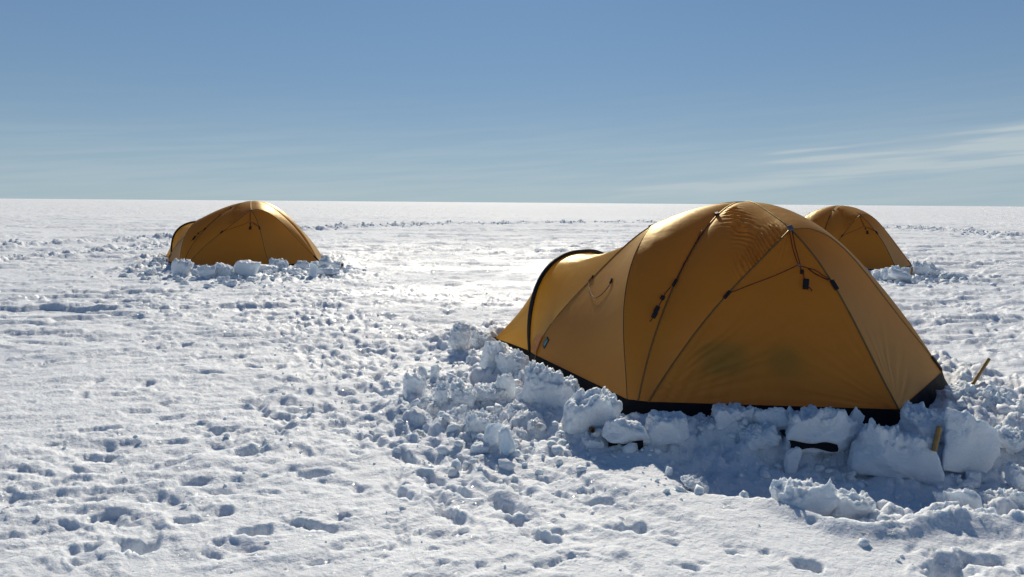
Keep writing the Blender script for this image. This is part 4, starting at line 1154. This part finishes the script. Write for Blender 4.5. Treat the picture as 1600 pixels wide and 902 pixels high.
BLOCKS = [
  (-0.531, 7.391, 0.0, 0.253, 0.215, 0.23, 0.3, 0.0, 'lump', 'rounded snow block at the far left tip of the near tent vestibule'),
  (-0.322, 7.629, 0.0, 0.268, 0.228, 0.166, 0.9, 0.0, 'lump', 'knobbly snow block beside the thin dark stake at the vestibule tip'),
  (-0.14, 6.445, 0.0, 0.314, 0.235, 0.269, 0.5, 0.05, 'block', 'blue-shaded snow block just below the vestibule corner of the near tent'),
  (0.037, 6.235, 0.02, 0.282, 0.24, 0.225, 0.2, 0.0, 'lump', 'crumbly topped snow block touching the foot of the black vestibule hoop'),
  (-0.046, 5.643, 0.0, 0.16, 0.12, 0.183, 0.7, -0.1, 'block', 'small upright snow block left of the biggest lump below the blue tent patch'),
  (0.239, 5.392, 0.0, 0.347, 0.295, 0.284, 0.1, 0.05, 'lump', 'big crumbly snow lump directly below the blue patch on the near tent'),
  (0.405, 5.358, 0.0, 0.256, 0.217, 0.216, 0.6, 0.0, 'lump', 'rough snow lump wedged between two big lumps on the near tent left side'),
  (0.552, 4.853, 0.0, 0.417, 0.312, 0.273, -0.35, 0.08, 'block', 'largest pointed snow block at the front left corner of the near tent'),
  (0.726, 4.588, 0.05, 0.293, 0.176, 0.12, -0.05, 0.02, 'slab', 'thick flat snow slab overhanging a black gap, front left of the near tent'),
  (1.009, 4.652, 0.05, 0.317, 0.19, 0.127, 0.1, -0.04, 'slab', 'long snow slab with crumbly hump, right of the overhanging slab'),
  (0.521, 4.579, -0.03, 0.122, 0.092, 0.074, 0.2, 0.0, 'block', 'small cube of snow standing in shadow below the overhanging slab'),
  (0.154, 4.86, 0.0, 0.088, 0.075, 0.061, 0.2, 0.0, 'lump', 'small round snow chunk alone at the rim of the shaded hollow'),
  (-0.115, 4.551, 0.0, 0.11, 0.044, 0.13, 0.6, 0.4, 'slabv', 'thin tilted snow plate leaning at the left end of the plate cluster'),
  (-0.032, 4.453, 0.0, 0.093, 0.037, 0.144, -0.3, -0.3, 'slabv', 'curled upright snow plate in the middle of the plate cluster'),
  (-0.191, 4.478, 0.0, 0.12, 0.072, 0.047, 0.2, 0.1, 'slab', 'low flat snow plate lying left of the plate cluster'),
  (-0.79, 5.805, 0.0, 0.219, 0.186, 0.17, 0.9, 0.2, 'lump', 'pale rounded snow lump standing farthest left of the rubble field'),
  (-0.666, 6.301, 0.0, 0.087, 0.074, 0.122, 0.1, 0.0, 'lump', 'little upright snow knob beside the farthest left standing lump'),
  (-0.771, 6.272, 0.0, 0.081, 0.069, 0.111, 0.5, 0.0, 'lump', 'small dark-sided snow knob behind the farthest left standing lump'),
  (-0.532, 5.443, 0.0, 0.122, 0.104, 0.174, 0.2, 0.1, 'lump', 'narrow upright snow piece at the left rim of the big rubble hollow'),
  (-0.372, 5.485, 0.0, 0.211, 0.179, 0.148, 0.2, 0.0, 'lump', 'broad snow chunk forming the back wall of the rubble hollow'),
  (-0.657, 5.558, 0.0, 0.153, 0.13, 0.077, 0.8, 0.0, 'lump', 'low snow chunk at the left foot of the rubble hollow'),
  (-0.161, 5.627, 0.0, 0.283, 0.24, 0.111, 0.4, 0.1, 'lump', 'crumbly wide snow chunk right of the rubble hollow'),
  (-0.397, 5.024, 0.0, 0.172, 0.146, 0.081, 0.1, 0.0, 'lump', 'broken snow chunk in the low ridge left of the plate cluster'),
  (-0.204, 4.833, 0.0, 0.239, 0.203, 0.147, 0.5, 0.05, 'lump', 'wide broken snow lump in the low ridge before the vestibule rubble'),
  (0.054, 5.126, 0.0, 0.176, 0.149, 0.114, 1.1, 0.0, 'lump', 'broken snow lump between the low ridge and the shaded hollow'),
  (-0.369, 6.815, 0.0, 0.118, 0.088, 0.108, 0.4, 0.0, 'block', 'small boxy snow chunk with brown edge left of the vestibule blocks'),
  (-0.58, 5.113, 0.0, 0.04, 0.034, 0.059, 0.4, 0.0, 'lump', 'tiny snow knob at the left edge of the low ridge'),
  (1.323, 5.004, 0.0, 0.159, 0.135, 0.053, 0.2, 0.0, 'lump', 'low snow chunk in shadow under the black tent skirt'),
  (1.58, 5.011, 0.02, 0.352, 0.264, 0.111, 0.15, 0.05, 'block', 'broad shaded snow block under the middle of the near tent front'),
  (1.801, 4.865, 0.02, 0.181, 0.072, 0.146, -0.55, -0.5, 'slabv', 'leaning flat snow slab propped right of the broad shaded block'),
  (1.649, 4.78, -0.06, 0.26, 0.221, 0.129, 0.3, 0.0, 'lump', 'rounded shaded snow lump below the leaning slab'),
  (2.06, 4.772, 0.0, 0.448, 0.336, 0.198, 0.1, 0.03, 'block', 'wide shaded snow block with ragged top at the near tent front'),
  (2.357, 4.884, 0.05, 0.114, 0.046, 0.086, 0.4, 0.5, 'slabv', 'small pale snow chip perched right of the ragged topped wide block'),
  (2.409, 4.529, -0.04, 0.422, 0.316, 0.248, -0.1, 0.12, 'block', 'huge shaded snow slab leaning at the near tent front right corner'),
  (2.773, 4.789, 0.0, 0.313, 0.235, 0.156, 0.5, 0.1, 'block', 'snow block with sunlit crumbly crest behind the bamboo stub'),
  (2.952, 4.588, -0.02, 0.377, 0.151, 0.263, 0.35, 0.35, 'slabv', 'big tilted snow slab with sharp sunlit edge right of the bamboo stub'),
  (3.454, 5.458, 0.0, 0.378, 0.321, 0.195, 0.2, 0.0, 'lump', 'large smooth snow block against the right corner of the near tent'),
  (3.588, 5.313, 0.0, 0.253, 0.215, 0.186, 0.7, 0.0, 'lump', 'lumpy snow block below the tilted bamboo stake'),
  (2.727, 4.566, -0.02, 0.137, 0.117, 0.048, 0.3, 0.0, 'lump', 'small sunlit snow chunk at the foot of the bamboo stub'),
  (2.878, 4.403, -0.08, 0.114, 0.046, 0.071, 0.2, 0.2, 'slabv', 'star shaped sunlit snow chip right below the big tilted slab'),
  (1.803, 4.557, -0.08, 0.099, 0.039, 0.147, 0.1, 0.1, 'slabv', 'upright snow shard standing in the deep blue tent shadow'),
  (1.99, 4.714, -0.08, 0.126, 0.107, 0.061, 0.6, 0.0, 'lump', 'small snow lump in deep shadow beside the upright shard'),
  (1.521, 3.715, -0.1, 0.282, 0.212, 0.162, 0.2, 0.0, 'block', 'sunlit topped snow mass at the left end of the front bank'),
  (1.775, 3.718, -0.1, 0.277, 0.207, 0.126, -0.2, 0.05, 'block', 'snow mass with ragged right edge on the front bank'),
  (2.112, 3.921, -0.08, 0.054, 0.046, 0.047, 0.2, 0.0, 'lump', 'tiny snow knob lit in the gap of the front bank'),
  (1.75, 3.345, -0.01, 0.201, 0.073, 0.027, -0.1, 0.0, 'slab', 'flat snow plate lying along the rim of the foreground plateau'),
  (2.378, 3.756, -0.1, 0.232, 0.093, 0.141, -0.4, -0.45, 'slabv', 'long tilted snow slab on the right part of the front bank'),
  (2.248, 3.555, -0.1, 0.128, 0.096, 0.111, 0.3, 0.0, 'block', 'rough snow block at the plateau rim below the long tilted slab'),
  (2.369, 3.557, -0.1, 0.172, 0.069, 0.118, -0.5, -0.5, 'slabv', 'triangular snow slab leaning right on the front bank'),
  (2.599, 3.842, -0.08, 0.125, 0.106, 0.092, 0.1, 0.0, 'lump', 'round headed snow lump above the triangular slab'),
  (2.698, 3.797, -0.08, 0.13, 0.111, 0.101, 0.4, 0.0, 'lump', 'jagged snow lump at the right edge of the picture, front bank'),
  (2.552, 3.519, -0.1, 0.082, 0.07, 0.106, 0.2, 0.0, 'lump', 'pale rounded snow lump cut by the right picture edge'),
  (0.928, 4.155, 0, 0.04, 0.016, 0.053, 0.1, 0.0, 'slabv', 'lone tiny snow shard upright on the shadow rim'),
  (1.036, 4.019, 0, 0.158, 0.134, 0.05, 0.3, 0.0, 'lump', 'low crumbly snow chunk on the shadow rim right of the lone shard'),
  (3.058, 4.279, -0.03, 0.114, 0.097, 0.12, 0.3, 0.0, 'lump', 'snow lump at the right picture edge above the front bank'),
  (3.273, 4.693, 0.0, 0.2, 0.17, 0.117, 0.9, 0.0, 'lump', 'low snow lump at the right edge right of the big tilted slab'),
  (3.741, 5.343, 0.0, 0.201, 0.171, 0.121, 0.2, 0.0, 'lump', 'low sunlit snow lump at the right edge below the tilted stake'),
  (-8.512, 18.043, 0, 0.305, 0.259, 0.204, -0.5, 0.05, 'lump', 'snow lump left of the far left tent hoop foot'),
  (-6.523, 14.465, 0, 0.363, 0.272, 0.318, 0.0, 0.05, 'block', 'leftmost and largest block in the far left tent snow wall'),
  (-6.262, 14.468, 0, 0.165, 0.14, 0.161, -0.5, 0.05, 'lump', 'small shaded lump beside the largest far left block'),
  (-5.941, 14.302, 0, 0.351, 0.263, 0.244, 0.1, 0.05, 'block', 'dark notched second large block of the far left tent snow wall'),
  (-5.661, 14.472, 0, 0.345, 0.258, 0.243, -0.5, 0.05, 'block', 'boxy middle block of the far left tent snow wall'),
  (-5.263, 14.531, 0, 0.538, 0.215, 0.307, -0.5, 0.25, 'slabv', 'long tilted slab in the middle of the far left tent snow wall'),
  (-5.105, 15.32, 0, 0.416, 0.249, 0.182, -0.1, 0.05, 'slab', 'flat slab right of the tilted slab, far left tent'),
  (-4.999, 15.717, 0, 0.431, 0.323, 0.199, -0.1, 0.05, 'block', 'pale block under the seam foot of the far left tent'),
  (-4.99, 16.816, 0, 0.253, 0.215, 0.163, -0.5, 0.05, 'lump', 'sunlit lump right of the seam foot, far left tent'),
  (-4.525, 15.876, 0, 0.274, 0.205, 0.205, 0.1, 0.05, 'block', 'cubic block in the right half of the far left tent snow wall'),
  (-4.34, 16.067, 0, 0.218, 0.186, 0.222, 0.1, 0.05, 'lump', 'rounded block below the right corner of the far left tent'),
  (-3.988, 14.652, 0, 0.146, 0.058, 0.238, 0.1, 0.25, 'slabv', 'upright plate standing before the right corner of the far left tent'),
  (-4.076, 15.99, 0, 0.276, 0.234, 0.211, -0.5, 0.05, 'lump', 'lump just right of the far left tent corner'),
  (-3.757, 14.925, 0, 0.41, 0.246, 0.144, -0.5, 0.05, 'slab', 'flat long slab lying right in front of the far left tent corner'),
  (-3.935, 16.432, 0, 0.241, 0.205, 0.226, -0.5, 0.05, 'lump', 'rightmost lump of the far left tent snow wall by the dark stake'),
  (-4.412, 14.993, 0, 0.187, 0.159, 0.114, -0.1, 0.05, 'lump', 'small chunk before the cubic block of the far left tent'),
  (-5.246, 13.334, 0, 0.22, 0.187, 0.085, -0.5, 0.05, 'lump', 'small chunk lying in front of the boxy middle block, far left tent'),
  (-4.91, 13.789, 0, 0.177, 0.151, 0.088, -0.5, 0.05, 'lump', 'small chunk in front of the tilted slab, far left tent'),
  (-6.368, 13.9, 0, 0.133, 0.113, 0.072, -0.5, 0.05, 'lump', 'tiny chunk in front of the largest far left block'),
  (-7.141, 14.446, 0, 0.265, 0.225, 0.113, -0.5, 0.05, 'lump', 'low chunk at the far left end of the far left rubble'),
  (-7.828, 16.442, 0, 0.272, 0.231, 0.164, -0.5, 0.05, 'lump', 'low broken chunk left of the largest far left block'),
  (7.589, 15.118, 0, 0.31, 0.232, 0.213, -0.5, 0.05, 'block', 'leftmost shaded block of the far right tent, next to the near tent edge'),
  (7.71, 14.893, 0, 0.456, 0.342, 0.275, -0.5, 0.05, 'block', 'broad shaded block before the far right tent'),
  (7.635, 14.423, 0, 0.472, 0.283, 0.155, -0.5, 0.05, 'slab', 'flat shaded slab at the front foot of the far right tent'),
  (8.235, 15.294, 0, 0.226, 0.192, 0.236, -0.5, 0.05, 'lump', 'shaded lump by the corner stake of the far right tent'),
  (8.45, 15.194, 0, 0.305, 0.259, 0.327, -0.1, 0.05, 'lump', 'tall pale lump right of the far right tent corner'),
  (8.895, 15.534, 0, 0.324, 0.276, 0.27, -0.5, 0.05, 'lump', 'second pale lump right of the far right tent corner'),
  (8.864, 14.937, 0, 0.306, 0.26, 0.147, -0.5, 0.05, 'lump', 'low lump in the tail of rubble right of the far right tent'),
  (9.117, 14.842, 0, 0.304, 0.258, 0.112, -0.5, 0.05, 'lump', 'low outermost lump of rubble right of the far right tent'),
]

GRP = ('snow blocks and chunks piled around the nearest tent', 'snow blocks walling the far left tent', 'snow blocks heaped at the far right tent')
block_xy = []
for i, (x, y, z0, w, d, h, rz, tl, kind, label) in enumerate(BLOCKS):
    far = y > 10
    res = 18 if far else (31 if max(w, h) > 0.15 else 18)
    if far and max(w, h) < 0.2 or max(w, h) < 0.09:
        res = 12
    V, F = block_mesh(100 + i, w * 0.98, d * 1.05, h * (1.0 if far else 1.22), kind, res)
    R = rotm(rz * 0.6, tl + rng.normal(0, 0.22 if far else 0.10), (-0.15 if kind == 'slabv' else 0.0) + rng.normal(0, 0.2 if far else 0.08))
    V = V @ R.T
    V[:, 2] -= V[:, 2].min()
    o = mesh_obj('snow_block', V, F, M_BLOCK)
    base = min(z0, gz(x, y)) if not far else gz(x, y)
    o.location = (x, y, base - 0.12 * h - 0.005)
    g = GRP[0] if not far else (GRP[1] if x < 0 else GRP[2])
    tag(o, label, 'snow block', g)
    block_xy.append((x, y, w))

# crumbs of snow lying about, far too many to count
import bmesh
bm = bmesh.new()
bmesh.ops.create_icosphere(bm, subdivisions=1, radius=1.0)
IV = np.array([v.co[:] for v in bm.verts]); IF = np.array([[v.index for v in f.verts] for f in bm.faces])
bm.free()
VS, FS = [], []
nv = 0
rg = np.random.default_rng(3)


def crumb_at(px, py, s):
    global nv
    V = IV * (1 + 0.30 * fbm3(IV * 1.2 + rg.uniform(-9, 9, 3), 7, 2))[:, None]
    for k in range(4):
        q = rg.normal(size=3); q /= np.linalg.norm(q)
        V = V - np.outer(np.maximum(V @ q - rg.uniform(0.45, 0.85), 0), q)
    V = V * s * np.array([rg.uniform(0.7, 1.4), rg.uniform(0.6, 1.1), rg.uniform(0.45, 0.9)])
    V = V @ rotm(rg.uniform(0, 6.28), rg.normal(0, 0.4)).T
    V = V + np.array([px, py, gz(px, py) + s * 0.20])
    VS.append(V); FS.append(IF + nv); nv += len(V)


n = 0
while n < 2700:
    if rg.random() < 0.70:
        bx, by, bw = block_xy[rg.integers(len(block_xy))]
        far = by > 10
        px = bx + rg.normal(0, 0.22 if not far else 0.4); py = by + rg.normal(-0.05, 0.22 if not far else 0.4)
        s = 0.009 + 0.045 * rg.random() ** 2.6
        if far:
            s *= 1.9
    else:
        px, py = trail_pts[rg.integers(len(trail_pts))]
        px += rg.normal(0, 0.16); py += rg.normal(0, 0.16)
        s = 0.006 + 0.018 * rg.random() ** 2.5
    if tent_sd(np.array([px]), np.array([py]))[0] < 0.12 or abs(px) > 0.85 * py:
        continue
    if py < 3.75 and px > 0.7 and rg.random() < 0.9:
        continue
    crumb_at(px, py, s)
    n += 1
far_lines = [(np.array([(-13, 34), (-11.8, 40), (-8.5, 46), (-4.5, 51), (3, 57), (10.6, 60), (20, 58), (27, 51), (26.5, 42), (23.7, 34)], float), 2400, 0.6, 0.085),
             (np.array([(-20, 20.4), (-15.9, 22.8), (-13, 30)], float), 260, 0.35, 0.06), (np.array([(-17, 16.2), (-12.7, 18.2), (-11.6, 24.4), (-11.8, 31)], float), 300, 0.32, 0.055)]
for LP, cnt, sp, big in far_lines:
    L = np.r_[0, np.cumsum(np.linalg.norm(np.diff(LP, axis=0), axis=1))]
    for q in range(cnt):
        s = rg.uniform(0, L[-1])
        crumb_at(np.interp(s, L, LP[:, 0]) + 0.4 * math.sin(s * 0.9) + rg.normal(0, sp), np.interp(s, L, LP[:, 1]) + rg.normal(0, sp), big * (0.35 + 0.9 * rg.random() ** 2))
rub = mesh_obj('snow_crumbs', np.vstack(VS), np.vstack(FS), M_BLOCK)
rub['kind'] = 'stuff'
rub['label'] = 'loose crumbs of broken snow scattered round the blocks and footprints'
rub['category'] = 'snow crumbs'


# ---------------------------------------------------------------- gear and stakes
gear('gear_pouch', (1.58, 5.442, 0.435), (0.36, 0.085, 0.25), 'wide dark pouch showing dimly through the nearest tent front wall', 1)
gear('gear_pouch', (2.02, 5.435, 0.435), (0.25, 0.085, 0.21), 'narrower dark pouch right of the wide one behind the nearest tent wall', 2)


def bamboo(p0, p1, r, label, m=M_BAMBOO, split=False):
    p0 = np.array(p0, float); p1 = np.array(p1, float)
    L = np.linalg.norm(p1 - p0)
    n = 24
    P = [p0 + (p1 - p0) * k / (n - 1) for k in range(n)]
    rr = [r * (1 + (0.16 if k in (9, 18) else 0.0) - 0.03 * math.sin(k * 0.8)) for k in range(n)]
    Vt, Ft = tube(P, rr, 12, cap=False)
    # hollow cut end: rim, then inner wall going down
    base = (n - 1) * 12
    T = (p1 - p0) / L
    V2 = list(Vt)
    for kk in range(12):
        V2.append(p1 + (np.array(Vt[base + kk]) - p1) * 0.62)
    for kk in range(12):
        V2.append(p1 - T * r * 1.4 + (np.array(Vt[base + kk]) - p1) * 0.58)
    b2 = n * 12; b3 = b2 + 12
    for kk in range(12):
        k2 = (kk + 1) % 12
        Ft.append((base + kk, base + k2, b2 + k2, b2 + kk)); Ft.append((b2 + kk, b2 + k2, b3 + k2, b3 + kk))
    Ft.append(tuple(range(b3, b3 + 12)))
    o = mesh_obj('bamboo_stake', V2, Ft, m)
    o.data.materials.append(M_BAMEND)
    for p in o.data.polygons[-25:]:
        p.material_index = 1
    o['label'] = label; o['category'] = 'stake'; o['group'] = 'stakes holding the tents'
    return o


bamboo([3.684, 5.75, 0.141], [3.861, 5.85, 0.324], 0.0145, 'tilted bamboo stake standing in snow right of the nearest tent', M_BAMBOO)
bamboo([2.589, 4.36, 0.06], [2.636, 4.4, 0.201], 0.016, 'short bamboo stub in the shaded snow at the nearest tent front right', M_BAMBOO)
bamboo([0.533, 4.85, 0.039], [0.521, 4.55, 0.112], 0.016, 'cut round end of a stake poking out of the snow below the pointed block', M_STAKE)
bamboo([-0.383, 7.85, -0.048], [-0.38, 7.85, 0.177], 0.018, 'thin dark stake behind the snow blocks at the vestibule tip', M_STAKE)
bamboo([-3.812, 16.4, 0.007], [-3.795, 16.4, 0.165], 0.03, 'small dark stake at the right end of the far left snow wall', M_STAKE)
bamboo([8.167, 15.0, 0.007], [8.227, 15.1, 0.288], 0.022, 'bamboo stake at the right corner of the far right tent', M_BAMBOO)
